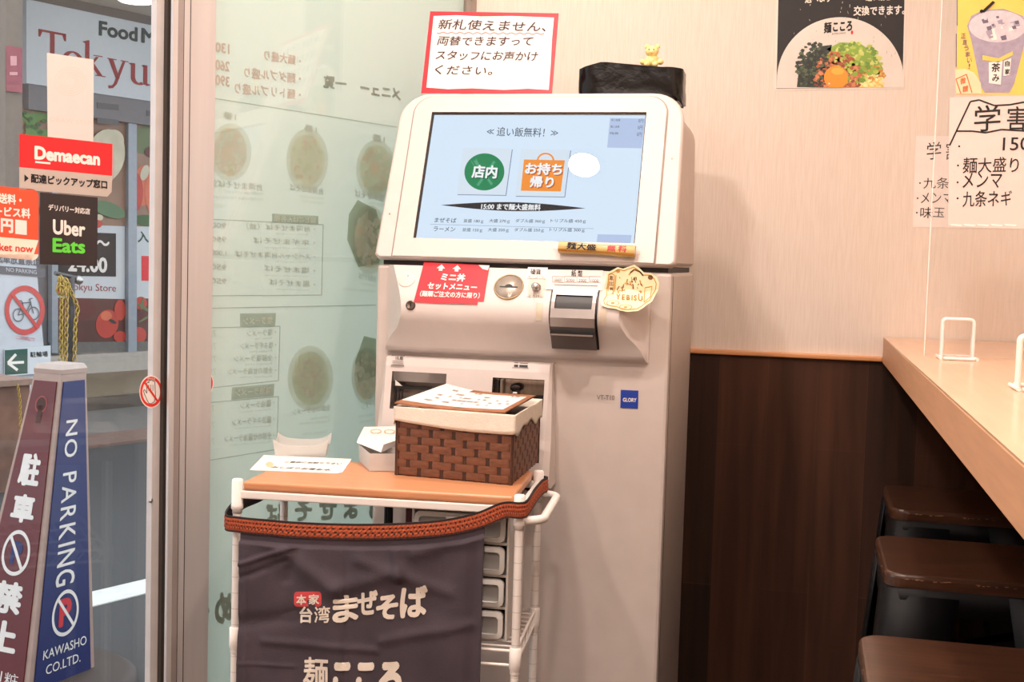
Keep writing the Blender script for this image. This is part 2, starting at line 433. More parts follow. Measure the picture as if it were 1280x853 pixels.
# ------------------------------------------------------------------ ceiling lamps
M_lamp = mat('lamp_glow', (255, 232, 205), .5, emit=9.0, var=.0)
lamp = None
for (x, y, w, r) in LAMPS:
    if lamp is None:
        lamp = thing('ceiling_light', (x, y, CEIL), 'round warm recessed ceiling light above the room', 'ceiling light', 'recessed ceiling lights')
        b = MB(); b.lathe([(r+.02, -.006), (r+.02, 0), (r+.002, 0), (r+.002, -.006), (r+.02, -.006)], (x, y, CEIL-.001), (0, 0, 1), M_white, 32); b.build('rim', lamp)
        b = MB(); b.lathe([(0, 0), (r, 0), (r, .003)], (x, y, CEIL-.006), (0, 0, 1), M_lamp, 32); b.build('diffuser', lamp)
    else: copy_tree(lamp, (x, y, CEIL))

# ------------------------------------------------------------------ bar counter
ZC = 1.11; XC = .163
b = MB()
b.box((XC, -1.2, ZC-.055), (XR-.003, YW-.006, ZC-.002), M_woodedge, .0015)
b.box((XC+.0005, -1.2, ZC-.002), (XR-.003, YW-.006, ZC), M_wood)
ct = thing('bar_counter', (.4, .8, 0), 'long light oak bar counter running towards the back wall', 'counter')
b.build('worktop', ct)
b = MB(); b.box((XR-.06, -1.2, 0), (XR-.004, YW-.006, ZC-.055), M_wains); b.build('support_panel', ct)
for y in (-.9, .6, 1.6):
    pass

# ------------------------------------------------------------------ stools
M_seatw = mat('dark_stool_wood', (68, 42, 29), .3, var=.4, scale=9, stretch=(1.2, 14, 14), coat=.25)
M_stoolm = mat('stool_black_metal', (11, 11, 13), .55, spec=.22)
M_worn = mat('worn_wood_edge', (150, 112, 82), .6, var=.25, scale=60)
ZS = .80
def make_stool(x, y, label):
    t = thing('bar_stool', (x, y, 0), label, 'stool')
    s = .142
    b = MB(); bm = bmesh.new()
    pts = rrect(-s, -s, s, s, .03, 6)
    vs = [bm.verts.new((p, q, ZS-.02)) for p, q in pts]; f = bm.faces.new(vs)
    r = bmesh.ops.extrude_face_region(bm, geom=[f]); bmesh.ops.translate(bm, verts=[e for e in r['geom'] if isinstance(e, bmesh.types.BMVert)], vec=(0, 0, .02))
    ed = [e for e in bm.edges if abs(e.verts[0].co.z-ZS) < 1e-5 and abs(e.verts[1].co.z-ZS) < 1e-5]
    bmesh.ops.bevel(bm, geom=ed, offset=.006, segments=3, profile=.5, affect='EDGES')
    bmesh.ops.recalc_face_normals(bm, faces=bm.faces[:])
    b.bm(bm, M_seatw, Matrix.Translation((x, y, 0)))
    rnd = random.Random(int(y*100))
    for k in range(46):                       # lacquer worn off along the front and left edges
        a = -s+.028+.21*rnd.random()**1.8; L = rnd.uniform(.001, .006); zc_ = ZS-.0052-rnd.random()*.0022; hh = rnd.uniform(.0003, .0011)
        if k % 3: b.box((x+a, y-s-.0003, zc_-hh), (x+a+L, y-s+.003, zc_), M_worn)
        else: b.box((x-s-.0003, y+a, zc_-hh), (x-s+.003, y+a+L, zc_), M_worn)
    seat = b.build('seat', t)
    b = MB(); b.add([(x+q[0]*.985, y+q[1]*.985, ZS-.02) for q in rrect(-s, -s, s, s, .03, 6)] + [(x+q[0]*.985, y+q[1]*.985, ZS-.058) for q in rrect(-s, -s, s, s, .03, 6)],
          [(i, (i+1) % 28, 28+(i+1) % 28, 28+i) for i in range(28)], M_stoolm, True)
    b.build('seat_skirt', t, solid=.002)
    for sx in (-1, 1):
        for sy in (-1, 1):
            b = MB(); n = 8; vs = []
            for j in range(n+1):
                h = j/n; z = (ZS-.0225)*(1-h)+.004*h
                out = s*.994+.066*h; w = .078*(1-h)**.8+.03
                cx, cy = x+sx*out, y+sy*out
                # angle section opening inwards: two flanges with a rounded corner
                for (p, q) in ((1, 0), (.34, .0), (.12, .03), (.03, .12), (.0, .34), (0, 1)):
                    vs.append((cx-sx*w*p, cy-sy*w*q, z))
            fs = [(j*6+k, j*6+k+1, (j+1)*6+k+1, (j+1)*6+k) for j in range(n) for k in range(5)]
            b.add(vs, fs, M_stoolm, True)
            b.build('leg', t, solid=.003)
            b = MB(); b.lathe([(.014, 0), (.014, .012), (.008, .014)], (x+sx*(s*.994+.052), y+sy*(s*.994+.052), 0), (0, 0, 1), M_black, 12); b.build('foot_pad', t)
    zb = ZS-.14
    for sg in (-1, 1):
        b = MB(); b.tube([(x-.135, y-sg*.135, zb), (x, y, zb+.004*sg), (x+.135, y+sg*.135, zb)], .0075, M_stoolm, 8); b.build('cross_brace', t)
    zr = .27; o = s*.994+.066*.66
    b = MB(); b.tube([(x-o, y-o, zr), (x+o, y-o, zr), (x+o, y+o, zr), (x-o, y+o, zr)], .009, M_stoolm, 8, True); b.build('foot_rail', t)
    return t
st = make_stool(.273, 2.05, 'brown wooden seat stool with black metal legs, second from the back wall')
tag(st, group='bar stools along the counter')
s2 = copy_tree(st, (.315, 2.575, 0)); s2['label'] = 'brown wooden bar stool in the shade nearest the dark back wall'
s3 = copy_tree(st, (.222, 1.44, 0)); s3['label'] = 'nearest bar stool, its broad grained seat cut by the bottom of the picture'

# ------------------------------------------------------------------ counter things
YA = 2.136; ACR = front_plane(YA); CT = level_plane(ZC)
b = MB(); b.box((.192, YA, ZC+.004), (.60, YA+.003, 1.80), glass_mat('acrylic_clear', (.985, .985, .985), .05, .02, .02))
b.add([(.1918, YA-.0002, ZC+.004), (.1918, YA+.0032, ZC+.004), (.1918, YA+.0032, 1.8), (.1918, YA-.0002, 1.8)], [(0, 1, 2, 3)], mat('acrylic_edge', (250, 244, 238), .2))
b.box((.1912, YA-.0003, ZC+.004), (.1924, YA+.0033, 1.80), mat('acrylic_edge', (250, 244, 238), .2))
pan = tag(b.build('acrylic_partition'), 'clear acrylic partition panel standing on the counter behind the handwritten sign', 'partition')
def make_stand(x0, x1, y, label):
    t = thing('partition_stand', ((x0+x1)/2, y, ZC), label, 'stand', 'white wire partition stands')
    m = M_cartwhite; r = .0028; zt = ZC+.0655
    def loop(yy, nm):
        b = MB(); pts = [(x0, yy, ZC+r)]; rr = .006
        for k in range(5): a = pi-pi/2*k/4; pts.append((x0+rr+rr*cos(a), yy, zt-rr+rr*sin(a)))
        for k in range(5): a = pi/2-pi/2*k/4; pts.append((x1-rr+rr*cos(a), yy, zt-rr+rr*sin(a)))
        pts.append((x1, yy, ZC+r)); b.tube(pts, r, m, 8); b.build(nm, t)
    loop(y-.005, 'wire_hoop'); loop(y+.008, 'wire_hoop')
    b = MB()
    for (xa, dx) in ((x0, -.004), (x1, .004)):
        b.tube([(xa+dx, y-.034, ZC+r), (xa+dx, y+.034, ZC+r)], r, m, 8)
    b.tube([(x0, y-.034, ZC+r), (x1, y-.034, ZC+r)], r, m, 8); b.tube([(x0, y+.034, ZC+r), (x1, y+.034, ZC+r)], r, m, 8)
    b.build('base_wire', t); return t
make_stand(.2185, .2665, YA, 'white wire stand holding the clear panel near the wall')
ya2 = CT.at(1272, 487)
make_stand(ya2.x, ya2.x+.048, ya2.y, 'white wire stand at the right edge of the picture, nearer on the counter')

# handwritten sign and drink poster on the acrylic
M_hand = mat('marker_black', (20, 16, 18), .6)
b = MB(); A = Pl((0, YA-.0006, 0), (0, -1, 0), (1, 0, 0), (0, 0, 1))
b.card(A, [(1187, 122), (1300, 119), (1299, 287), (1185, 283)], mat('sheet_paper', (226, 209, 202), .7, var=.02), 0, .0006)
O = .0011
for s_ in (((1187, 182), (1213, 127), (1224, 125), (1243, 132), (1262, 131), (1300, 124)), ((1196, 164), (1215, 164), (1232, 166), (1252, 162), (1300, 165))):
    b.stroke(A, s_, 2.0, M_hand, O)
def txt(pl, s, x0, y0, x1, y1, h, m, **k): b.text(pl, s, (x0, y0), (x1, y1), h, m, **k)
HJ = dict(jit=.05, bold=.005)
txt(A, '学', 1217, 165, 1250, 164, 33, M_hand, off=O, **HJ)
txt(A, '害', 1258, 163, 1283, 163, 30, M_hand, off=O, **HJ)
txt(A, '150円', 1253, 190, 1312, 189, 20, M_hand, off=O, bold=.005)
for (s_, x1, y) in (('麺大盛り', 1273, 217), ('メンマ', 1252, 236), ('九条ネギ', 1264, 259)):
    txt(A, s_, 1203, y, x1, y-1, 20, M_hand, off=O, **HJ)
for (x, y) in ((1199, 183), (1197.5, 207), (1197, 228), (1197, 248)): b.ell(A, x, y, 1.3, 1.3, M_hand, O, 8)
for k in range(5): b.poly(A, [(1187+k*17, 280), (1203+k*17, 281), (1201+k*17, 283), (1189+k*17, 282)], mat('tape_glimmer', (250, 246, 242), .15), .0008)  # tape pieces along the bottom, their glimmer painted as near-white
b.build; tag(b.build('handwritten_sign'), 'white student discount sheet with black marker writing taped to the clear panel', 'sign')
M_yel = mat('poster_yellow', (240, 200, 96), .5, var=.05); M_ice = mat('print_lilac', (160, 150, 168), .5, var=.12, scale=90); M_ice2 = mat('print_lilac_light', (205, 196, 204), .5, var=.1, scale=120)
M_iced = mat('print_lilac_dark', (104, 96, 116), .5, var=.2, scale=120)
b = MB()
b.card(A, [(1198, -60), (1310, -60), (1310, 119), (1195.5, 118)], M_yel, 0, .0005)
O = .0009
b.line(A, (1196.5, -60), (1196.5, 32), 1.2, M_iced, O); b.line(A, (1195.5, 42), (1195.3, 84), 1.2, M_iced, O)
b.poly(A, [(1209, 32), (1214, 50), (1226, 108), (1231, 116), (1262, 116), (1268, 104), (1283, 45), (1285, 33), (1279, 20), (1255, 11), (1230, 12), (1214, 20)], M_ice, O)
b.ell(A, 1247, 33, 36, 20, M_ice2, O+.0002, 28)
rnd = random.Random(5)
for k in range(26):
    a, q = rnd.uniform(0, 6.28), rnd.uniform(.15, .85); x, y = 1247+33*q*cos(a), 34+17*q*sin(a); w = rnd.uniform(2, 5)
    b.poly(A, [(x-w, y-w*.4), (x+w*.7, y-w*.9), (x+w, y+w*.5), (x-w*.5, y+w*.8)], (M_iced, M_ice, M_paper, M_ice2)[k % 4], O+.0004+.00001*k)
b.poly(A, [(1228, 69), (1248, 73), (1266, 64), (1266, 69), (1248, 78), (1228, 75)], M_yel, O+.0006)
b.poly(A, [(1236, 78), (1253, 76), (1251, 106), (1236, 104)], M_paper, O+.0006); b.poly(A, [(1255, 76), (1264, 73), (1262, 94), (1254, 95)], M_paper, O+.0006)
for (s_, x, y, w, h) in (('茶', 1239, 90, 11, 11), ('み', 1240, 102, 9, 9), ('自', 1256, 83, 6, 7), ('家', 1256, 93, 6, 7)):
    txt(A, s_, x, y, x+w, y, h, M_ink, off=O+.0009, bold=.02)
for i, ch in enumerate('正直うまい!'):
    x = 1201+i*1.9; txt(A, ch, x, 48+i*7.6, x+(6 if ch != '!' else 2), 48+i*7.6, 6.2, M_iced, off=O+.0003, jit=.05, bold=.01)
b.poly(A, [(1227, 14), (1241, 1), (1244, 3), (1230, 16)], M_ink, O+.0012); b.ell(A, 1227, 14, 2.2, 2.2, M_ink, O+.0012, 12)
b.ell(A, 1203, 106, 23, 20, mat('poster_cream', (238, 206, 160), .5), O+.0002, 26, a0=0, a1=2*pi) if False else None
b.poly(A, [(1194, 87), (1206, 86), (1218, 91), (1226, 104), (1227, 117), (1195, 117)], mat('poster_cream', (240, 214, 172), .5), O+.0002)
M_or = mat('stamp_orange', (226, 110, 60), .6)
b.stroke(A, ((1195, 99), (1208, 93), (1215, 116)), 1.2, M_or, O+.0005); b.stroke(A, ((1195, 99), (1201, 117)), 1.2, M_or, O+.0005)
txt(A, '微', 1200, 106, 1207, 104, 8, M_or, off=O+.0006, bold=.02); txt(A, '糖', 1203, 116, 1210, 114, 8, M_or, off=O+.0006, bold=.02)
tag(b.build('drink_poster'), 'yellow poster of an iced drink in a cup above the handwritten sheet', 'poster')
# older note on the wall behind
b = MB(); W = WALL
b.card(W, [(1145, 170), (1300, 171), (1300, 287), (1141, 284)], mat('note_paper', (240, 229, 222), .7), 0, .0006)
txt(W, '学', 1158, 200, 1176, 199, 22, M_hand, off=.001, jit=.05)
txt(W, '割', 1182, 200, 1200, 199, 22, M_hand, off=.001, jit=.05)
for (s_, x0, x1, y) in (('九条ネギ', 1154, 1220, 236), ('メンマ', 1151, 1190, 255), ('味玉', 1150, 1180, 273)):
    txt(W, s_, x0, y, x1, y, 14, M_hand, off=.001, jit=.06)
    b.ell(W, x0-4, y-7, 1.1, 1.1, M_hand, .001, 8)
tag(b.build('paper_note'), 'small white note with marker writing stuck on the wallpaper, partly behind the clear panel', 'note')

# ------------------------------------------------------------------ bowl poster
M_bowl = mat('print_bowl_white', (226, 216, 206), .35, var=.05, scale=12); M_pblack = mat('print_black', (30, 27, 28), .55, var=.15, scale=30)
pal = dict(nori=[(34, 44, 34), (52, 66, 48), (80, 96, 66), (22, 30, 26)], green=[(140, 176, 62), (176, 196, 80), (112, 150, 50), (206, 214, 120)],
           meat=[(170, 88, 48), (196, 112, 64), (140, 66, 38), (212, 136, 88)], fish=[(206, 150, 60), (184, 124, 48), (222, 172, 88), (196, 140, 60)],
           garlic=[(240, 216, 130), (248, 232, 170), (226, 192, 104), (244, 222, 150)])
b = MB()
x_ = [(974.6, -190), (1138, -190), (1129.5, 111), (968, 113)]
b.card(W, x_, mat('poster_border', (232, 224, 214), .5), 0, .0008)
O = .0012
b.poly(W, [(977, -185), (1135, -185), (1128, 109), (970.5, 111)], M_pblack, O)
cx, cy, R = 1050.5, 101, 79.5
arc = [(cx+R*cos(a), cy-R*sin(a)) for a in [pi*k/40 for k in range(41)]]
arc = [(min(max(x, 971), 1128.6), y) for x, y in arc]
b.poly(W, arc+[(970.6, 110.5), (1128, 109)], M_bowl, O+.0002)
rnd = random.Random(11)
def blobs(kind, test, n, size):
    for k in range(n):
        for _ in range(40):
            x, y = rnd.uniform(994, 1110), rnd.uniform(50, 109)
            if test(x, y): break
        else: continue
        r = size*rnd.uniform(.6, 1.2); m = mat('print_%s_%d' % (kind, k % 4), pal[kind][k % 4], .4, var=.1)
        nn = rnd.choice((4, 5, 6)); a0 = rnd.uniform(0, 6)
        pts = [(x+r*rnd.uniform(.6, 1.1)*cos(a0+2*pi*i/nn), min(109.3, y+r*.8*rnd.uniform(.6, 1.1)*sin(a0+2*pi*i/nn))) for i in range(nn)]
        b.poly(W, pts, m, O+.0004+.000004*k)
def inell(x, y, cx, cy, rx, ry): return ((x-cx)/rx)**2+((y-cy)/ry)**2 < 1
for (m_, pts) in (('green', [(1032, 62), (1050, 53), (1075, 54), (1092, 66), (1104, 86), (1100, 96), (1070, 96), (1040, 80)]), ('nori', [(996, 109), (998, 92), (1010, 70), (1024, 58), (1040, 56), (1036, 76), (1024, 100), (1020, 109.3)]), ('meat', [(1018, 109.3), (1026, 86), (1040, 70), (1060, 70), (1076, 84), (1074, 109)]), ('fish', [(1074, 90), (1086, 83), (1102, 88), (1106, 98), (1090, 104), (1076, 100)]), ('garlic', [(1070, 109), (1076, 98), (1092, 94), (1104, 104), (1104, 109)])):
    b.poly(W, pts, mat('print_%s_0' % m_, pal[m_][0], .4, var=.1), O+.0003)
blobs('green', lambda x, y: inell(x, y, 1068, 78, 34, 26), 190, 4)
blobs('nori', lambda x, y: inell(x, y, 1018, 86, 22, 34) and x-y*.0 < 1036 and (x-996) > (100-y)*.32-6, 220, 3.4)
blobs('fish', lambda x, y: inell(x, y, 1092, 92, 14, 10), 80, 3.2)
blobs('meat', lambda x, y: inell(x, y, 1047, 96, 29, 32), 240, 3.2)
blobs('garlic', lambda x, y: inell(x, y, 1088, 103, 17, 10), 90, 3)
yolk = [(1045+15*cos(2*pi*k/28), 97+14.5*sin(2*pi*k/28)) for k in range(28)]; yolk = [(x, min(y, 109.6)) for x, y in yolk]
b.poly(W, yolk, mat('print_yolk', (246, 150, 34), .25), O+.0016)
b.ell(W, 1047, 89, 8, 4.5, mat('print_yolk_light', (250, 176, 60), .25), O+.0018); b.ell(W, 1036.5, 104.5, 1.4, .9, M_paper, O+.002, 10)
txt(W, '麺', 1029.5, 42, 1039, 41, 14, M_ink, off=O+.0006, bold=.03, jit=.02)
txt(W, 'こころ', 1041, 40, 1065, 38.5, 12.5, M_ink, off=O+.0006, bold=.045, jit=.05)
txt(W, 'KOKORO', 1040, 43.5, 1057, 42, 1.8, M_ink, off=O+.0006)
b.ell(W, 1065, 40.5, 1.6, 2.6, M_red, O+.0007, 10)
txt(W, '交換できます。', 1066.5, 20, 1131, 18, 12.5, M_paper, off=O+.0006, bold=.03, jit=.05)
txt(W, '選べます', 1006, 4, 1040, 3, 12, M_paper, off=O+.0006, bold=.03, jit=.05)
txt(W, '追い飯と', 1082, 1.5, 1113, 1, 12, M_paper, off=O+.0006, bold=.03, jit=.05)
for k in range(34):                                           # creases in the laminate
    x, y = rnd.uniform(980, 1124), rnd.uniform(2, 70); b.line(W, (x, y), (x+rnd.uniform(-1, 1), y+rnd.uniform(1, 4)), rnd.uniform(.3, .9), mat('laminate_crease', (190, 182, 176), .2), O+.0003)
tag(b.build('bowl_poster'), 'black poster of a noodle bowl with egg yolk on the wallpaper', 'poster')
# ------------------------------------------------------------------ ticket machine
MX0, MX1, MYR = -.786, -.229, 2.62
tm = thing('ticket_machine', ((MX0+MX1)/2, (YM+MYR)/2, 0), 'tall white meal ticket vending machine with a tilted touch screen', 'ticket machine')
b = MB()
b.box((MX0+.003, YM, .06), (MX1-.004, MYR, 1.236), M_white2, .006)
b.box((MX0+.02, YM+.02, 0), (MX1-.02, MYR-.02, .06), M_black)
b.box((MX0+.012, YM+.01, 1.235), (MX1-.012, MYR-.01, 1.246), M_seam)
b.box((MX1-.0045, YM+.022, .08), (MX1-.0035, YM+.0235, 1.23), M_seam)
b.build('cabinet', tm)
FR = front_plane(YM-.0004)
b = MB()
b.text(FR, 'VT-T10', (746, 500), (768, 500.5), 6, mat('print_grey', (110, 98, 92), .6)); b.build('model_print', tm)
b = MB(); b.card(FR, [(776, 487.5), (798, 488.5), (797.5, 511), (775.5, 510)], mat('badge_blue', (24, 62, 160), .35), 0, .001)
b.text(FR, 'GLORY', (778.5, 502.5), (795.5, 503), 5, M_paper, .0016, bold=.03)
b.build('badge', tm, label='square blue badge with white lettering')

# coin panel: bulging front with bevelled cheeks
PZ = [(1.236, .020), (1.222, .030), (1.205, .043), (1.188, .055), (1.172, .063), (1.158, .066), (1.146, .064), (1.134, .056), (1.122, .046), (1.110, .037), (1.098, .030), (1.088, .026), (1.081, .022), (1.0775, .012)]
def DP(z):
    if z >= PZ[0][0]: return PZ[0][1]
    for (z0, d0), (z1, d1) in zip(PZ, PZ[1:]):
        if z >= z1: return d1+(d0-d1)*(z-z1)/(z0-z1)
    return 0.0
class PanelSurf(Pl):
    def at(s, px, py, off=0.0):
        y = YM-.04
        for _ in range(12):
            p = front_plane(y).at(px, py); y = YM-DP(p.z)-off
        return front_plane(y).at(px, py)
PS = PanelSurf((0, YM-.04, 0), (0, -1, 0), (1, 0, 0), (0, 0, 1))
def onp(off): return lambda p, la=0: V((p.x, YM-DP(p.z)-off, p.z))
CX0, CX1 = -.757, -.271
def cpx(u, z, d):                       # the front face is drawn in where it bulges
    zz = max(0, min(1, (z-1.0775)/.158)); ins = .68*d*min(1, max(0.12, (z-1.079)/.04))
    return (CX0+ins)*(1-u)+(CX1-ins)*u
b = MB()
N = len(PZ)
vs = []
for (z, d) in PZ:
    for i in range(13): vs.append((cpx(i/12, z, d), YM-d, z))
b.add(vs, [(j*13+i, (j+1)*13+i, (j+1)*13+i+1, j*13+i+1) for j in range(N-1) for i in range(12)], M_white, True)
for sd in (0, 12):
    vs = []
    for (z, d) in PZ: vs += [(cpx(sd/12, z, d), YM-d, z), (CX0 if sd == 0 else CX1, YM-.006, z)]
    b.add(vs, [(2*j, 2*j+1, 2*j+3, 2*j+2) for j in range(N-1)], M_white, True)
b.box((CX0-.002, YM-.006, 1.0745), (CX1+.002, YM+.001, 1.236), M_white, .002)
z, d = PZ[0]; b.add([(cpx(0, z, d), YM-d, z), (cpx(1, z, d), YM-d, z), (CX1, YM, z), (CX0, YM, z)], [(0, 1, 2, 3)], M_white)
z, d = PZ[-1]; b.add([(cpx(0, z, d), YM-d, z), (cpx(1, z, d), YM-d, z), (CX1, YM, z-.002), (CX0, YM, z-.002)], [(3, 2, 1, 0)], M_white)
cp = b.build('coin_panel', tm)
def nrm(z): h = .006; return V((0, -1, -(DP(z+h)-DP(z-h))/(2*h)*-1*-1)).normalized()
def local_plane(px, py, off=0.0):
    p = PS.at(px, py, off); n = nrm(p.z); ux = V((1, 0, 0)); uy = ux.cross(n)*-1
    return Pl(p, n, ux, V((0, 0, 1)) if abs(uy.z) < .01 else uy*(1 if uy.z > 0 else -1)), p, n
# coin slot
q, p, n = local_plane(636, 359); p = p
M_slotg = mat('slot_grey', (176, 164, 152), .35, metal=.4); M_brass = mat('slot_ring', (168, 148, 116), .35, metal=.6)
b = MB(); b.lathe([(.0272, -.004), (.0272, .0015), (.0248, .002), (.0248, -.001)], p, n, M_brass, 32)
b.lathe([(.0248, -.001), (.0246, .001), (0, .001)], p, n, M_slotg, 32)
o = p+n*.0014; ux, uy = q.ux, q.uy
b.add([o-ux*.0165+uy*.001, o+ux*.0165+uy*.001, o+ux*.0165-uy*.002, o-ux*.0165-uy*.002], [(0, 1, 2, 3)], M_black)
b.add([o+ux*.007*cos(a)+uy*(.001+.0045*sin(a)) for a in [pi*k/12 for k in range(13)]], [tuple(range(13))], M_black)
b.text(q, '¥', (634, 372), (639, 372), 5, M_paper, .0018)
b.build('coin_slot', tm)
# blank round cap and lock
q, p, n = local_plane(508.5, 350)
b = MB(); b.lathe([(.0165, -.002), (.0160, .0012), (.015, .0016), (0, .0016)], p, n, M_white, 28); b.lathe([(.0013, 0), (0, .0004)], p+n*.0017+q.uy*.008+q.ux*.001, n, M_seam, 8); b.build('blank_cap', tm)
q, p, n = local_plane(513.5, 382)
b = MB(); b.lathe([(.009, -.004), (.009, .002), (.007, .003), (.0055, .0022), (0, .0022)], p, n, mat('lock_steel', (104, 92, 82), .3, metal=.9), 20)
o = p+n*.0026; b.add([o+q.ux*x+q.uy*y for x, y in ((-.0008, -.004), (.0008, -.004), (.0008, .004), (-.0008, .004))], [(0, 1, 2, 3)], M_black); b.build('lock', tm)
# return lever with its small plate
b = MB(); b.grid(lambda u, v: PS.at(660+25*u-3*v, 334+14*v+u*.6, .0012), 4, 4, mat('label_white', (238, 232, 226), .5))
b.text(PS, '硬貨', (663, 343), (676, 343.5), 7, M_ink, .002, bold=.015); b.text(PS, '投入口です', (660, 347.5), (680, 348), 3, mat('print_grey', (110, 98, 92), .6), .002); b.build('coin_label', tm)
q, p, n = local_plane(671, 361)
b = MB(); o = p
b.grid(lambda u, v: PS.at(661.5+21*u-3*v, 349+22*v+u*.6, .001), 4, 4, mat('lever_recess', (206, 190, 178), .5))
b.lathe([(.008, 0), (.008, .003), (.0055, .004), (.0055, .010), (.007, .011), (.0068, .017), (.004, .019), (0, .019)], p+V((0, 0, .001)), (n+V((0, -.2, -.35))).normalized(), M_steel, 20); 
b.text(PS, 'とりけし', (661, 372), (679, 372.5), 3.5, mat('print_grey', (110, 98, 92), .6), .002); b.build('return_lever', tm)
for (x, y) in ((674.5, 390), (754.5, 396)):
    b = MB(); b.grid(lambda u, v: PS.at(x-4+8*u-1*v, y-11+22*v, .0012), 1, 5, mat('indicator_lens', (206, 192, 170), .3)); b.build('indicator_window', tm)
b = MB(); b.text(PS, '1/10/50/100/500', (632, 335.5), (648, 336), 2, mat('print_grey', (110, 98, 92), .6), .001); b.build('coin_print', tm)
# bank note unit
b = MB()
b.grid(lambda u, v: PS.at(686+68*u-3*v*(1-u)-1*v, 337+25*v+u*1.2, .0022), 6, 6, M_white)
b.text(PS, '紙 幣', (714, 345.5), (728, 346), 8, M_ink, .003, bold=.02)
for i, s_ in enumerate(('10000', '5000', '2000', '1000')):
    x0 = 690.5+15.3*i; G = mat('print_grey', (110, 98, 92), .6)
    b.text(PS, s_, (x0+2, 352+i*.3), (x0+12, 352.2+i*.3), 4, G, .003)
    for a in ((x0, 345.6), (x0, 352.8)): b.stroke(PS, (a, (x0+14.6, a[1]+.3)), .5, G, .003)
    b.stroke(PS, ((x0, 345.6), (x0, 352.8)), .5, G, .003)
b.stroke(PS, ((693, 356), (747, 357.5)), .8, mat('print_grey', (110, 98, 92), .6), .003)
b.build('note_label', tm)
M_note = mat('note_unit_grey', (112, 106, 104), .3, metal=.55); M_note2 = mat('note_unit_light', (150, 142, 138), .28, metal=.55)
a0 = PS.at(690, 361.5); a1 = PS.at(750, 364); zb0 = PS.at(690, 435).z
nx0, nx1, nzt, nzb = a0.x, a1.x, a0.z+.001, zb0
b = MB()
prof = [(nzt, .004), (nzt-.010, .010), (nzt-.022, .012), (nzt-.034, .012), (nzt-.05, .016), (nzt-.066, .020), (nzt-.078, .024), (nzt-.09, .030), (nzb, .030)]
def dn(z, e): return YM-max(DP(z), .02)-e
b.grid(lambda u, v: V((nx0+(nx1-nx0)*u, dn(nzt+(nzb-nzt)*v, .0015), nzt+(nzb-nzt)*v)), 4, 14, M_black)
def npt(x, k):
    z, e = prof[k]; return V((x, dn(z, e*.55), z))
i0, i1 = nx0+.0035, nx1-.0035
r0, r1 = nx0+.010, nx1-.010
for k in range(len(prof)-1):
    m = (M_note2, M_note, M_note, M_note2, M_note2, M_note, M_note, M_note, M_note)[k]
    if k in (1, 2):                     # mouth: only the side rims stay in front
        for (xa, xb) in ((i0, r0), (r1, i1)): b.add([npt(xa, k), npt(xa, k+1), npt(xb, k+1), npt(xb, k)], [(0, 1, 2, 3)], M_note2)
    else: b.add([npt(i0, k), npt(i0, k+1), npt(i1, k+1), npt(i1, k)], [(0, 1, 2, 3)], m)
for x in (i0, i1): b.add([npt(x, k) for k in range(len(prof))]+[V((x, dn(prof[k][0], .0), prof[k][0])) for k in range(len(prof))], [(k, k+1, len(prof)+k+1, len(prof)+k) for k in range(len(prof)-1)], M_note)
zt, zb_ = prof[1][0], prof[3][0]; dyt = npt(0, 1).y; dyb = npt(0, 3).y
b.add([(r0, dyt+.003, zt), (r1, dyt+.003, zt), (r1, dyb+.030, zb_+.003), (r0, dyb+.030, zb_+.003)], [(0, 1, 2, 3)], M_note)
b.add([(r0, dyb+.030, zb_+.003), (r1, dyb+.030, zb_+.003), (r1, dyb, zb_), (r0, dyb, zb_)], [(0, 1, 2, 3)], M_black)
for x in (r0, r1): b.add([(x, dyt, zt), (x, dyt+.003, zt), (x, dyb+.03, zb_+.003), (x, dyb, zb_)], [(0, 1, 2, 3)], M_note)
note = b.build('banknote_slot', tm)
b = MB(); zz = prof[5][0]-.010; y_ = min(npt(0, 5).y, npt(0, 6).y)-.0014
b.box((r0-.006, y_-.001, zz-.0022), (r1+.006, y_+.006, zz+.0022), M_black); b.box((r0-.004, y_-.0015, zz-.0052), (r1+.004, y_+.006, zz-.0025), M_note2)
b.build('note_outlet', note)

# dispenser panel with the two trays
DX0, DX1 = -.757, -.440
DZ = [(1.068, .010), (1.064, .019), (1.05, .024), (1.037, .026), (1.0, .031), (.96, .038), (.93, .044), (.91, .050), (.89, .058), (.87, .066), (.856, .070), (.848, .066), (.845, .05)]
def DD(z):
    if z >= DZ[0][0]: return DZ[0][1]
    for (z0, d0), (z1, d1) in zip(DZ, DZ[1:]):
        if z >= z1: return d1+(d0-d1)*(z-z1)/(z0-z1)
    return DZ[-1][1]
class DispSurf(Pl):
    def at(s, px, py, off=0.0):
        y = YM-.03
        for _ in range(12): p = front_plane(y).at(px, py); y = YM-DD(p.z)-off
        return front_plane(y).at(px, py)
DS = DispSurf((0, YM-.03, 0), (0, -1, 0), (1, 0, 0), (0, 0, 1))
wa0, wa1 = DS.at(489, 464), DS.at(557, 515); wb0, wb1 = DS.at(616, 472), DS.at(678, 520)
WA = (wa0.x+.002, wa1.x-.003, wa1.z, wa0.z); WB = (wb0.x, wb1.x, wb1.z, wb0.z)
xs = sorted([DX0, DX0+.004, WA[0], WA[1], (WA[1]+WB[0])/2, WB[0], WB[1], DX1-.004, DX1])
zs = sorted(set([z for z, d in DZ]+[WA[2], WA[3], WB[2], WB[3]]), reverse=True)
b = MB()
def hole(x0, x1, z1, z0):
    for w in (WA, WB):
        if x0 >= w[0]-1e-6 and x1 <= w[1]+1e-6 and z0 >= w[2]-1e-6 and z1 <= w[3]+1e-6: return True
    return False
def dpt(x, z):
    e = .006 if x in (DX0, DX1) else 0.0
    if x == DX0 or x == DX1: x += (-1 if x == DX0 else 1)*.09*max(0, (1.06-z))*(.5 if z > .9 else .5)
    return V((x, YM-DD(z)+e, z))
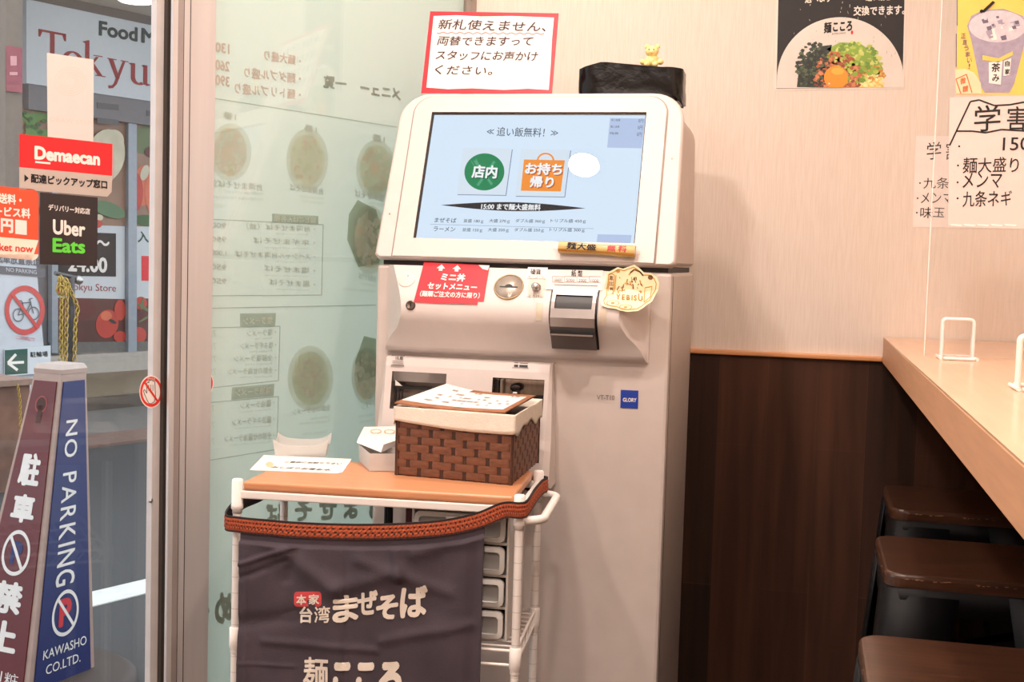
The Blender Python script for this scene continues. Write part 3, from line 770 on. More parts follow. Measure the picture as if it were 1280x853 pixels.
for j in range(len(zs)-1):
    for i in range(len(xs)-1):
        if not hole(xs[i], xs[i+1], zs[j], zs[j+1]):
            b.add([dpt(xs[i], zs[j]), dpt(xs[i], zs[j+1]), dpt(xs[i+1], zs[j+1]), dpt(xs[i+1], zs[j])], [(0, 1, 2, 3)], M_white, True)
for x in (DX0, DX1):
    vs = []
    for z in zs: p = dpt(x, z); vs += [p, V((p.x, YM, z+.004 if z < .86 else z))]
    b.add(vs, [(2*j, 2*j+1, 2*j+3, 2*j+2) for j in range(len(zs)-1)], M_white, True)
z = zs[0]; b.add([dpt(DX0, z), dpt(DX1, z), V((DX1, YM, z)), V((DX0, YM, z))], [(0, 1, 2, 3)], M_white)
z = zs[-1]; b.add([dpt(DX0, z), dpt(DX1, z), V((dpt(DX1, z).x, YM, z)), V((dpt(DX0, z).x, YM, z))], [(3, 2, 1, 0)], M_white)
dp = b.build('dispenser_panel', tm)
def tray(w, nm, mback, extra):
    b = MB(); x0, x1, z0, z1 = w; dpth = .001
    yf = YM-DD(z1)-.0; yb = YM-.002
    f0, f1 = YM-DD(z1), YM-DD(z0)
    b.add([(x0, f0, z1), (x1, f0, z1), (x1, yb, z1-.004), (x0, yb, z1-.004)], [(0, 1, 2, 3)], mback)
    b.add([(x0, f1, z0), (x1, f1, z0), (x1, yb, z0+.004), (x0, yb, z0+.004)], [(3, 2, 1, 0)], mback)
    for x in (x0, x1): b.add([(x, f0, z1), (x, f1, z0), (x, yb, z0+.004), (x, yb, z1-.004)], [(0, 1, 2, 3)], mback)
    b.add([(x0, yb, z0+.004), (x1, yb, z0+.004), (x1, yb, z1-.004), (x0, yb, z1-.004)], [(0, 1, 2, 3)], mback)
    extra(b, x0, x1, z0, z1, f0, f1, yb); b.build(nm, dp)
M_smoke = mat('tray_smoke_plastic', (136, 126, 120), .12, metal=.35, var=.3, scale=30); M_tray = mat('tray_steel', (158, 146, 136), .18, metal=.9, var=.35, scale=26, stretch=(3, 1, .6))
M_flap = mat('flap_grey', (150, 142, 138), .2, metal=.3)
def exA(b, x0, x1, z0, z1, f0, f1, yb):  # flap pane; its reflections painted as light top, black bar and white wedge
    h = z1-z0
    b.add([(x0, f0+.002, z1), (x1, f0+.002, z1), (x1, f0+.010, z1-h*.28), (x0, f0+.010, z1-h*.28)], [(0, 1, 2, 3)], M_flap)
    b.box((x0+.002, f0+.006, z1-h*.48), (x0+(x1-x0)*.72, f0+.012, z1-h*.40), M_black)
    b.add([(x0+.004, f0+.007, z1-h*.24), (x0+.018, f0+.007, z1-h*.40), (x0+.004, f0+.007, z1-h*.40)], [(0, 1, 2)], M_paper)
    for k in range(3): b.box((x0+.004+.006*k, f0+.008, z0+.004), (x0+.0065+.006*k, f0+.011, z1-h*.47), M_black)
def exB(b, x0, x1, z0, z1, f0, f1, yb):
    h = z1-z0
    b.ball((x0+(x1-x0)*.42, f0+.012, z1-h*.28), .009, mat('tray_bezel_dark', (52, 42, 38), .25, metal=.5), 2, (1.2, .5, .9))
    b.box((x0+(x1-x0)*.36, f0+.010, z0+.01), (x0+(x1-x0)*.46, f0+.014, z1-h*.4), M_steel, .002)
    b.box((x0+.003, f0+.008, z0), (x0+.007, f0+.013, z1-.004), M_black); b.box((x0+.012, f0+.010, z0), (x0+.015, f0+.014, z1-.004), M_steel)
    b.box((x0+(x1-x0)*.5, f0+.012, z1-h*.62), (x1-.002, f0+.015, z1-h*.5), M_black)
tray(WA, 'ticket_tray', M_smoke, exA); tray(WB, 'change_tray', M_tray, exB)
b = MB(); G = mat('print_label_grey', (150, 140, 134), .6)
b.poly(DS, [(489.5, 443.5), (506, 444), (505, 459), (488.5, 458.5)], G, .0016)
b.text(DS, '注意', (494, 449.5), (504, 450), 4.5, M_ink, .0022, bold=.02)
for k in range(3): b.stroke(DS, ((490.5, 451.5+2.2*k), (504.5, 452+2.2*k)), .7, mat('print_grey', (110, 98, 92), .6), .0022)
b.build('caution_label', dp)
b = MB(); b.card(DS, [(641, 451.5), (662, 452.5), (661, 461), (640, 460)], mat('lamp_bezel', (188, 176, 166), .4), 0, .0012)
b.poly(DS, [(643, 453.2), (648, 453.5), (647.5, 459), (642.5, 458.7)], M_black, .0018); b.poly(DS, [(649.5, 453.6), (660, 454.2), (659.5, 459.6), (649, 459.1)], M_black, .0018)
b.build('indicator_lamp', dp)

# head: housing, bezel, screen
TL = radians(22); HZ = 1.244
NH = V((0, -cos(TL), sin(TL))); HU = V((0, sin(TL), cos(TL)))
HP = Pl((0, YM, HZ), NH, (1, 0, 0), HU)
def hpt(x, h, off=0.0): return V((x, YM, HZ))+HU*h+NH*off
HT = .345
def head_outline(ins=0.0, r=.058):
    x0, x1, h0, h1 = MX0+ins, MX1+.003-ins, .002+ins*.3, HT-ins
    pts = [(x1-.006, h0), (x1, h0+.006)]
    for k in range(9): a = pi/2*k/8; pts.append((x1-.006-r+r*cos(a), h1-r+r*sin(a)))
    for k in range(9): a = pi/2+pi/2*k/8; pts.append((x0+.006+r+r*cos(a), h1-r+r*sin(a)))
    pts += [(x0, h0+.006), (x0+.006, h0)]
    return pts
b = MB(); ol = head_outline(.008); n = len(ol)
vs = [hpt(x, h, .002) for x, h in ol]+[V((x, MYR, hpt(x, h).z)) for x, h in ol]
b.add(vs, [(i, (i+1) % n, n+(i+1) % n, n+i) for i in range(n)]+[tuple(range(n, 2*n))], M_white2, False)
b.build('head_housing', tm)
b = MB()
rings = [(0.003, -.006), (0.0, -.001), (0.0, .008), (.002, .012), (.005, .0135)]
vs = []
for ins, off in rings: vs += [hpt(x, h, off) for x, h in head_outline(ins)]
b.add(vs, [(k*n+i, k*n+(i+1) % n, (k+1)*n+(i+1) % n, (k+1)*n+i) for k in range(len(rings)-1) for i in range(n)], M_white, True)
def loc(px, py): p = HP.at(px, py, .0135)-V((0, YM, HZ)); return p.x, p.dot(HU)
sx0 = (loc(541, 140)[0]+loc(517, 299)[0])/2; sx1 = (loc(810, 143)[0]+loc(792, 305)[0])/2
sh1 = (loc(541, 140)[1]+loc(810, 143)[1])/2; sh0 = (loc(517, 299)[1]+loc(792, 305)[1])/2
cx0 = (loc(518.6, 132)[0]+loc(490.8, 321)[0])/2; cx1 = (loc(836, 136)[0]+loc(817, 331)[0])/2
# face between the outer rim and the raised centre, then the raised centre with the screen cut out of it
outer = head_outline(.005)
def ringpts(x0, x1, h0, h1, r):
    pts = [(x1, h0)]
    for k in range(9): a = pi/2*k/8; pts.append((x1-r+r*cos(a), h1-r+r*sin(a)))
    for k in range(9): a = pi/2+pi/2*k/8; pts.append((x0+r+r*cos(a), h1-r+r*sin(a)))
    return pts+[(x0, h0)]
mid = ringpts(cx0, cx1, .004, HT-.010, .035)
b.add([hpt(x, h, .0135) for x, h in outer], [tuple(range(n))], M_white)
nm_ = len(mid)
M_gr = mat('bezel_groove', (150, 134, 126), .5)
wid = ringpts(cx0-.0022, cx1+.0022, .002, HT-.0082, .0372)
b.add([hpt(x, h, .0137) for x, h in wid]+[hpt(x, h, .0137) for x, h in mid], [(i, i+1, nm_+i+1, nm_+i) for i in range(nm_-1)], M_gr)
vs = [hpt(x, h, .0134) for x, h in mid]+[hpt(x*1+(.0015 if x < -.5 else -.0015), h-.001, .0175) for x, h in mid]
b.add(vs, [(i, (i+1) % nm_, nm_+(i+1) % nm_, nm_+i) for i in range(nm_)], M_white, True)
m2 = [(x+(.0015 if x < -.5 else -.0015), h-.001) for x, h in mid]
# ring face: fan the raised outline to the screen corners
BL, BR, TR, TLc = (sx0, sh0), (sx1, sh0), (sx1, sh1), (sx0, sh1)
T = .0175
def P3(q): return hpt(q[0], q[1], T)
b.add([P3(m2[0])]+[P3(q) for q in m2[1:6]]+[P3(TR), P3(BR)], [tuple(range(8))], M_white)
b.add([P3(q) for q in m2[5:15]]+[P3(TLc), P3(TR)], [tuple(range(12))], M_white)
b.add([P3(q) for q in m2[14:19]]+[P3(m2[19])]+[P3(BL), P3(TLc)], [tuple(range(8))], M_white)
b.add([P3(m2[19]), P3(m2[0]), P3(BR), P3(BL)], [(0, 1, 2, 3)], M_white)
M_inner = mat('bezel_inner_shade', (112, 96, 84), .5)  # recess shading put into the colour of the inner walls
c4 = (BL, BR, TR, TLc)
for i in range(4):
    p, q = c4[i], c4[(i+1) % 4]
    b.add([hpt(*p, T), hpt(*q, T), hpt(*q, .0139), hpt(*p, .0139)], [(0, 1, 2, 3)], M_inner)
for (x, y, r) in ((487, 267.5, .0013), (840, 198.5, .0009)): b.ell(HP, x, y, 1.2, 1.2, M_brass, .0139, 8)
b.build('bezel', tm)
# screen
SP = Pl(hpt(0, 0, .0140), NH, (1, 0, 0), HU)
def emis(name, rgb, e=1.0):
    m = mat(name, rgb, .6, emit=e, var=.0, spec=0.0); return m
E_bg = emis('screen_blue', (213, 231, 248), 1.05)
b = MB(); b.add([hpt(*q, .0138) for q in c4], [(0, 1, 2, 3)], M_black)
k = .0045  # black border wider at left and top, painting the recess shading
b.add([hpt(sx0+k, sh0+.001, .0140), hpt(sx1-.002, sh0+.001, .0140), hpt(sx1-.002, sh1-k, .0140), hpt(sx0+k, sh1-k, .0140)], [(0, 1, 2, 3)], E_bg)
E_txt = emis('screen_text_grey', (74, 84, 100)); E_w = emis('screen_white', (246, 248, 250)); E_g = emis('screen_green', (28, 136, 88)); E_g2 = emis('screen_green_pale', (84, 166, 128))
E_o = emis('screen_orange', (248, 150, 60)); E_bt = emis('screen_button', (218, 232, 244)); E_be = emis('screen_button_edge', (120, 138, 172)); E_dk = emis('screen_dark', (48, 46, 50)); E_bx = emis('screen_box_blue', (184, 202, 234))
S1, S2, S3, S4 = .0003, .0006, .0009, .0012
b.text(SP, '≪ 追い飯無料！≫', (608, 170), (697, 172), 11.5, E_txt, S1, bold=.006)
def shadow_text(t, p0, p1, h, m, o, off): b.text(SP, t, (p0[0]+o, p0[1]+o), (p1[0]+o, p1[1]+o), h, emis('screen_text_shadow', (16, 84, 60)) if m is E_g else emis('screen_text_shadow_orange', (190, 92, 30)), off, bold=.05)
for (q, m) in (([(579, 185), (640, 186), (632, 244), (571, 243)], 1), ([(651.5, 186.5), (713, 187.5), (705.5, 246), (644, 245)], 2)):
    b.poly(SP, [(x+.9, y+.9) for x, y in q], E_be, S1); b.poly(SP, q, E_bt, S2)
b.ell(SP, 605.5, 215, 25, 23.2, E_g, S3, 40, rot=-.12)
for (p, q2, w) in (((594, 201), (615, 231), 3.2), ((618, 202), (597, 232), 3.2)): b.line(SP, p, q2, w, E_g2, S3+.0001)
for kx in (-2, 0, 2): b.line(SP, (592+kx*1.5, 200-kx*.6), (596+kx*1.4, 207-kx*.6), 1, E_g2, S3+.0001)
shadow_text('店内', (589.5, 223), (621, 224), 16.5, E_g, .8, S4); b.text(SP, '店内', (589, 222.5), (620.5, 223.5), 16.5, E_w, S4+.0003, bold=.04)
b.poly(SP, [(655, 199.5), (706, 200.5), (701, 239.5), (651, 238.5)], E_o, S3); b.ring(SP, 682, 201, 11, 10, 2.2, E_o, S3-.0001)
shadow_text('お持ち', (656, 218.5), (702.5, 220), 15, E_o, .8, S4); b.text(SP, 'お持ち', (655.5, 218), (702, 219.5), 15, E_w, S4+.0003, bold=.04)
shadow_text('帰り', (662, 234.8), (692, 235.8), 14.5, E_o, .8, S4); b.text(SP, '帰り', (661.5, 234.3), (691.5, 235.3), 14.5, E_w, S4+.0003, bold=.04)
lens = [(551+181*t/20, 256.5+4*t/20 - 5.6*sin(pi*t/20)) for t in range(21)]+[(551+181*t/20, 256.5+4*t/20+5.6*sin(pi*t/20)) for t in range(19, 0, -1)]
b.poly(SP, lens, E_dk, S1); b.text(SP, '15:00 まで麺大盛無料', (601, 262), (675.5, 263.5), 8, E_w, S2, bold=.03)
for r_, (lab, vals) in enumerate((('まぜそば', ('並盛 180ｇ', '大盛 270ｇ', 'ダブル盛 360ｇ', 'トリプル盛 450ｇ')), ('ラーメン', ('並盛 150ｇ', '大盛 200ｇ', 'ダブル盛 250ｇ', 'トリプル盛 300ｇ')))):
    y = 278+11.2*r_; dx = -1.4*r_
    b.text(SP, lab, (543+dx, y), (570+dx, y+.7), 6, E_txt, S1, bold=.01)
    for s_, x0, x1 in zip(vals, (579, 611, 644, 688), (604, 637, 681, 732)): b.text(SP, s_, (x0+dx, y+1), (x1+dx, y+1.6), 5.3, E_txt, S1, bold=.008)
b.line(SP, (538, 280.5), (742, 286), .4, E_be, S1)
b.poly(SP, [(762.5, 147.5), (806.5, 148.5), (802, 185.5), (759, 184.5)], E_bx, S1)
for k in range(3):
    b.text(SP, '0円', (798-k*1, 153.5+8.5*k), (804-k*1, 153.7+8.5*k), 5, E_txt, S2); b.text(SP, ('投入金額', '購入金額', '残高')[k], (764-k, 151.5+8.3*k), (775-k, 151.7+8.3*k), 3, E_txt, S2)
b.poly(SP, [(747, 293), (789.5, 294), (788, 304.5), (746, 303)], E_bx, S1)
b.build('touch_screen', tm, label='glowing pale blue ordering screen')
# glass over the screen
b = MB(); b.add([hpt(*q, .0158) for q in c4], [(0, 1, 2, 3)], glass_mat('screen_glass', (.98, .99, 1), .045, .0)); b.build('screen_glass', tm)

# ------------------------------------------------------------------ stickers and things on the machine
b = MB()
def rq(u, v):                               # red card follows the panel
    x = 530+82*u-13*v*(1-u)-8*v*u; y = 328+50*v+u*(4.0-1.0*v)+ (1-u)*0
    return x, y
def rpt(u, v, off=.0018): p = rq(u, v); return PS.at(p[0], p[1], off+.0012*sin(pi*u)*v)
b.grid(lambda u, v: rpt(u, v), 12, 12, M_red, True, lambda i, j: None if (i == 11 and j == 11) else M_red)
b.add([rpt(.83, 0, .003), rpt(1, 0, .003), rpt(.985, .13, .003), rpt(.9, .1, .003)], [(0, 1, 2, 3)], M_paper)
def rtext(t, u0, u1, v, h, m, **kw):
    vs, fs = layout(t, **kw); b.add([rpt(u0+(u1-u0)*a, v-h*c, .0026+la) for a, c, la in vs], fs, m)
rtext('ミニ丼', .31, .67, .44, .20, M_paper, bold=.045); rtext('セットメニュー', .14, .87, .66, .17, M_paper, bold=.04); rtext('（麺類ご注文の方に限り）', .06, .93, .85, .15, M_paper, bold=.03)
for u in (.22, .46):
    b.add([rpt(u+.055, .03, .0026), rpt(u+.12, .13, .0026), rpt(u+.085, .13, .0026), rpt(u+.085, .19, .0026), rpt(u+.03, .19, .0026), rpt(u+.03, .13, .0026), rpt(u-.01, .13, .0026)], [tuple(range(7))], M_paper)
tag(b.build('red_sticker'), 'red set menu sticker with white lettering and arrows on the machine front', 'sticker')
# ornate gold paper badge
M_gold = mat('badge_gold', (252, 232, 188), .4, var=.06, scale=60); M_goldd = mat('badge_gold_line', (196, 142, 52), .4); M_goldb = mat('badge_brown', (120, 82, 40), .5)
class BadgeSurf(Pl):
    def at(s, px, py, off=0.0):
        y = YM-.05
        for _ in range(12): p = front_plane(y).at(px, py); y = YM-max(DP(p.z), .046)-.006-off
        return front_plane(y).at(px, py)
BS = BadgeSurf((0, YM-.05, 0), (0, -1, 0), (1, 0, 0), (0, 0, 1))
ol = [(793, 331), (800, 336), (806, 342), (815, 342), (821, 347), (824, 354), (823, 362), (819, 369), (815, 377), (810, 380), (804, 385), (797, 389), (784, 390), (774, 388), (770, 386), (760, 385), (752, 382), (751, 377), (755, 371), (755, 362), (757, 352), (758, 341), (765, 338), (772, 334), (779, 336), (784, 334)]
b = MB(); a = [BS.at(x, y, 0) for x, y in ol]; f = [BS.at(x, y, .0010) for x, y in ol]; cN = len(ol)
ctr0 = BS.at(787, 362, .0010)
mid_ = [BS.at(787+(x-787)*.5, 362+(y-362)*.5, .0010) for x, y in ol]
b.add(f+mid_+[ctr0], [(i, (i+1) % cN, cN+(i+1) % cN, cN+i) for i in range(cN)]+[(cN+i, cN+(i+1) % cN, 2*cN) for i in range(cN)], M_gold)
b.add(a+f, [(i, (i+1) % cN, cN+(i+1) % cN, cN+i) for i in range(cN)], M_goldd)
def bl(pts, w=.9, m=M_goldd): b.stroke(BS, pts, w*1.25, m, .0016)
inn = [(787+(x-787)*.9, 361.5+(y-361.5)*.9) for x, y in ol]; bl(inn+[inn[0]], .8)
bl(((761, 344), (764, 342), (768, 344), (766, 368), (760, 366), (761, 344)), .8); bl(((806, 360), (815, 358), (813, 371), (805, 378), (806, 360)), .8); bl(((770, 344), (768, 366)), .8)
for i, ch in enumerate('恵比寿'): b.text(BS, ch, (761.5, 350+i*7.2), (766.5, 350.3+i*7.2), 5.5, M_goldb, .0018, bold=.02)
b.text(BS, 'YEBISU', (770, 374.5), (803, 376.5), 7, M_goldd, .0018, track=.12, bold=.03)
bl(((788, 341), (793, 337), (800, 340), (804, 345)), 1.6, M_goldb); bl(((786, 344), (790, 339)), 1.2)
rnd = random.Random(3)
for k in range(44):
    x, y = rnd.uniform(772, 802), rnd.uniform(346, 366); bl(((x, y), (x+rnd.uniform(-2, 2), y+rnd.uniform(1, 5))), rnd.uniform(.6, 1.4), (M_goldd, M_goldb)[k % 4 == 0])
b.ell(BS, 813, 347, 3.2, 3, M_goldb, .0016, 16); b.ell(BS, 772.5, 339, 2.8, 2.4, M_goldd, .0016, 6)
for (x, y) in ((766, 379), (782, 384)): b.ring(BS, x, y, 8, 3.4, 1, M_goldd, .0016); b.ell(BS, x, y, 2.5, 1.1, M_goldd, .0016, 10)
tag(b.build('gold_badge'), 'ornate gold cut-out beer badge stuck right of the banknote slot', 'badge')
# gold paper tube taped under the screen
p0 = HP.at(699, 309, .0175+.0112); p1 = HP.at(794, 315, .0175+.0112)
M_tube = mat('tube_gold', (194, 162, 98), .32, var=.15, scale=40); M_tube2 = mat('tube_ochre', (176, 122, 48), .4)
ax = (p1-p0).normalized(); L = (p1-p0).length
uu = ax.cross(NH).normalized()*-1
if uu.z < 0: uu = -uu
def tp(t, a, r): return p0+ax*(L*t)+(NH*cos(a)*.8+uu*sin(a))*r
b = MB(); nt, na = 16, 20
def rr_(t): return .0112*(1-.10*sin(pi*t)+.05*sin(9*t))
b.grid(lambda t, v: tp(t, 2*pi*v, rr_(t)), nt, na, M_tube)
for t in (0, 1): b.add([tp(t, 2*pi*k/na, rr_(t)) for k in range(na)], [tuple(range(na))], M_tube2)
b.grid(lambda t, v: tp(t*1.0, -1.0+.42*v, rr_(t)+.0003), nt, 3, M_tube2)
def tt(s_, t0, t1, a0, a1, m, **kw):
    vs, fs = layout(s_, **kw); b.add([tp(t0+(t1-t0)*x, a0+(a1-a0)*y, rr_(t0+(t1-t0)*x)+.0005+la) for x, y, la in vs], fs, m)
tt('麺大盛', .11, .50, -.55, .75, M_ink, bold=.03, jit=.03); tt('無料', .64, .90, -.5, .7, mat('tube_red', (186, 40, 50), .5), bold=.03, track=.25, jit=.01)
tt('お客様へサービス中です', .04, .55, -.95, -.66, mat('tube_red_brown', (160, 84, 30), .5))
tubeo = b.build('paper_tube')
b = MB(); M_tape = glass_mat('clear_film', (.95, .95, .95), .12, .1, .12)
for (t, sg) in ((0, -1), (1, 1)):
    b = MB(); b.add([tp(t, a, rr_(t)) for a in (-1.4, -.7, 0, .7, 1.4)]+[tp(t+sg*.07, a*.8, .007) for a in (-1.6, -.7, 0, .7, 1.6)], [(k, k+1, 6+k, 5+k) for k in range(4)], M_tape); b.build('clear_wrap', tubeo)
tag(tubeo, 'gold paper tube with black and red lettering taped below the screen', 'tube')
# red bordered notice standing on top of the head
TS = radians(17); TY = 2.365; TZ = hpt(0, HT, 0).z-.006
NP = Pl((0, TY, TZ+.004), (0, -cos(TS), sin(TS)), (1, 0, 0), (0, sin(TS), cos(TS)))
b = MB(); cq = [(538, 14.5), (698.5, 17), (690, 118), (526.5, 116.8)]
c0 = NP.at(526.5, 114); 
b.card(NP, cq, mat('notice_red', (222, 38, 50), .45, var=.04), 0, .0012)
rnd = random.Random(2)
ins = [(542, 20), (570, 19), (600, 20.5), (640, 20), (692.5, 22), (690, 50), (688.5, 80), (686, 112.5), (660, 111), (630, 112.5), (590, 110.5), (560, 111.5), (533, 109.5), (536, 80), (539, 50)]
b.poly(NP, ins, M_paper, .0017)
M_brush = mat('brush_pen', (74, 52, 54), .7)
for (s_, x0, y0, x1, y1, h) in (('新札使えません、', 547, 36.5, 682, 40.5, 13), ('両替できますって', 546, 57, 666, 57.5, 12), ('スタッフにお声かけ', 544, 75, 672, 76.5, 12), ('ください。', 543, 93, 615, 94.5, 12)):
    b.text(NP, s_, (x0, y0), (x1, y1), h, M_brush, .0022, bold=.012, jit=.06, slant=.12)
wav = [(546+k*2.2, 41+1.0*sin(k*1.3)+k*.02) for k in range(62)]; b.stroke(NP, wav, 1.3, mat('wavy_pink', (232, 130, 124), .6), .002)
nb = b.build('notice_board')
b = MB(); cA = NP.at(600, 100, -.0005); cB = NP.at(622, 60, -.0005)
b.hexa([cA, cA+V((.03, 0, 0)), V((cA.x+.03, cA.y+.07, TZ+.006)), V((cA.x, cA.y+.07, TZ+.006))], [cB, cB+V((.03, 0, 0)), V((cA.x+.03, cA.y+.072, TZ+.008)), V((cA.x, cA.y+.072, TZ+.008))], M_paper); b.build('easel_back', nb)
tag(nb, 'white handwritten notice with a red border standing on top of the machine', 'notice')
# black plastic wrapped box
f0 = front_plane(2.40)
bx0, bx1 = f0.at(721, 100).x, f0.at(852.5, 100).x; bz0 = hpt(0, HT, 0).z+.001; bzt = f0.at(780, 80).z
M_bag = mat('black_bag_plastic', (10, 8, 8), .27, var=.25, bump=1.0, bscale=34, spec=.35)
b = MB(); rnd = random.Random(9)
def wrap(u, v):
    a = 2*pi*u; n_ = 6
    c, s_ = cos(a), sin(a)
    x = (abs(c)**(2/n_))*(1 if c > 0 else -1); y = (abs(s_)**(2/n_))*(1 if s_ > 0 else -1)
    hw, hd = (bx1-bx0)/2, .055
    z = bz0+(bzt-bz0)*v
    wob = 1+.012*sin(7*a+4*v)+.02*sin(3*a+9*v)*(1-v)
    top = (bzt-bz0)*(.05-.30*max(0, -.55-x)-.17*max(0, x+.45)/1.45+.015*sin(9*x))*v
    return V(((bx0+bx1)/2+hw*x*min(wob, 1.01), 2.455+hd*y*wob, z+top))
b.grid(lambda u, v: wrap(u, v), 72, 10, M_bag)
ring_ = [wrap(k/72, 1) for k in range(72)]; cc = sum(ring_, V((0, 0, 0)))/72+V((0, 0, .004))
b.add(ring_+[cc], [(k, (k+1) % 72, 72) for k in range(72)], M_bag, True)
b.add([wrap(k/72, 0) for k in range(72)], [tuple(range(72))[::-1]], M_bag)
xr = bx1-.004
b.grid(lambda u, v: V((xr-.018+.019*u+.008*u*v, 2.398+.008*u+.10*0, bz0+.01-.026*v*u*u)), 5, 4, M_bag)
for (dx, dz) in ((.006, -.018), (.002, -.02)): b.ball((xr+dx, 2.405, bz0+dz+.006), .003, M_bag, 1)
wb = b.build('wrapped_box'); tag(wb, 'small box wrapped in shiny black plastic on top of the machine', 'box')
# little gold figurine (generic sitting pig)
fz = wrap(.19, 1).z+.0005; fp = f0.at(812.5, 74); fx = fp.x; fy = 2.43
b = MB(); M_fig = mat('figurine_gold', (248, 222, 150), .35, metal=.0, var=.12, scale=120); M_figd = mat('figurine_dark', (150, 96, 50), .5)
fz = f0.at(812.5, 81.5).z
b.ball((fx, fy, fz+.009), .0105, M_fig, 3, (1, .9, .95)); b.ball((fx, fy-.003, fz+.0225), .0088, M_fig, 3, (1.1, .9, .9))
for s_ in (-1, 1):
    b.ball((fx+s_*.0078, fy-.001, fz+.030), .0034, M_fig, 2, (1.1, .5, 1)); b.ball((fx+s_*.0125, fy-.004, fz+.0075), .005, M_fig, 2, (1, .9, .85))
    b.ball((fx+s_*.006, fy-.009, fz+.0035), .0045, M_fig, 2); b.ball((fx+s_*.0034, fy-.0106, fz+.0242), .0011, M_figd, 1)
    b.ball((fx+s_*.0012, fy-.0128, fz+.0205), .0005, M_figd, 1)
b.ball((fx, fy-.0108, fz+.0205), .0028, M_fig, 2, (1.2, .7, .9))
b.v = [V((fx, fy, fz))+(p-V((fx, fy, fz)))*1.35 for p in b.v]
tag(b.build('pig_figurine'), 'tiny gold pig figurine sitting on the black wrapped box', 'figurine')
# ------------------------------------------------------------------ storage cart
ZT = .90; TP = level_plane(ZT)
cFL = TP.at(297, 601); cFR = TP.at(650, 621)
ex = (cFR-cFL); CW = ex.length; ex.normalize(); ey = V((-ex.y, ex.x, 0)); CD = .222
def cw(u, v, z): return V((cFL.x, cFL.y, 0))+ex*u+ey*v+V((0, 0, z))
CM = Matrix((ex, ey, V((0, 0, 1)))).transposed().to_4x4(); CM.translation = V((cFL.x, cFL.y, 0))
CF = Pl(cw(0, 0, 0), -ey, ex, (0, 0, 1))
def cfp(v): return Pl(cw(0, v, 0), -ey, ex, (0, 0, 1))
cart = thing('storage_cart', cw(CW/2, CD/2, 0), 'white tube rolling cart with a wooden top in front of the machine', 'cart')
M_board = mat('orange_wood_board', (208, 144, 102), .38, var=.06, scale=5, stretch=(2, 16, 16), coat=.15)
b = MB(); b.box((.010, -.004, ZT-.014), (CW-.010, CD+.004, ZT), M_board, .004, CM, 3); b.build('tabletop', cart)
b = MB()
for v in (0, CD): b.box((.005, v-.0045, ZT-.027), (CW-.005, v+.0045, ZT-.0145), M_cartwhite, .002, CM)
for u in (0, CW): b.box((u-.0045, .005, ZT-.027), (u+.0045, CD-.005, ZT-.0145), M_cartwhite, .002, CM)
b.build('top_rail', cart)
for (u, v) in ((0, 0), (CW, 0), (CW, CD), (0, CD)):
    b = MB(); b.lathe([(.0066, .055), (.0066, ZT-.02)], cw(u, v, 0), (0, 0, 1), M_cartwhite, 16)
    for k in range(30):
        z = .1+.025*k; b.lathe([(.0067, 0), (.0067, .001)], cw(u, v, z), (0, 0, 1), mat('pole_groove', (205, 196, 188), .5), 16)
    pole = b.build('pole', cart)
    b = MB(); b.lathe([(.0, .009), (.0068, .0088), (.0088, .0065), (.0088, -.030), (.0094, -.031), (.0094, -.037), (.0076, -.039), (.0076, -.044), (0, -.044)], cw(u, v, ZT-.006), (0, 0, 1), M_cartwhite, 20); b.build('corner_cap', cart)
    b = MB(); b.lathe([(.019, -.010), (.019, .010)], cw(u, v, .022)-ex*.010, ex, M_black, 20); b.box((u-.012, v-.010, .03), (u+.012, v+.010, .058), M_cartwhite, .003, CM); b.lathe([(.006, 0), (.006, .02)], cw(u, v, .04), (0, 0, 1), M_steel, 12); b.build('caster', cart)
for zs_ in (.665, .25):
    b = MB()
    for v in (0, CD):
        for dz in (0, -.022): b.tube([cw(.004, v, zs_+dz), cw(CW-.004, v, zs_+dz)], .0026, M_cartwhite, 8)
    for u in (0, CW):
        for dz in (0, -.022): b.tube([cw(u, .004, zs_+dz), cw(u, CD-.004, zs_+dz)], .0026, M_cartwhite, 8)
        for k in range(6): b.tube([cw(u, CD*(k+.3)/6, zs_-.022), cw(u, CD*(k+.8)/6, zs_)], .0018, M_cartwhite, 6)
    for k in range(9): b.tube([cw(.0, CD*(k+1)/10, zs_), cw(CW, CD*(k+1)/10, zs_)], .0017, M_cartwhite, 6)
    for k in range(3): b.tube([cw(CW*(k+1)/4, 0, zs_-.003), cw(CW*(k+1)/4, CD, zs_-.003)], .0022, M_cartwhite, 6)
    b.build('wire_shelf', cart)
    for (u, v) in ((0, 0), (CW, 0), (CW, CD), (0, CD)):
        b = MB(); b.lathe([(.0068, .006), (.0092, .005), (.0092, -.026), (.0078, -.029), (.0078, -.034)], cw(u, v, zs_), (0, 0, 1), M_cartwhite, 18)
        b.lathe([(.003, 0), (.003, .016)], cw(u, v, zs_-.006)+ex*.006, ex, M_steel, 8) if u == 0 else None
        b.build('shelf_sleeve', cart)
zh = ZT-.036; pts = [cw(CW+.002, .0, zh)]
for k in range(9): a = -pi/2+pi/2*k/8; pts.append(cw(CW+.010+.024*cos(a), .030+.026*sin(a), zh))
for k in range(9): a = pi/2*k/8; pts.append(cw(CW+.010+.024*cos(a), CD-.030+.026*sin(a), zh))
pts.append(cw(CW+.002, CD, zh)); b = MB(); b.tube(pts, .0068, M_cartwhite, 14); b.build('handle', cart)

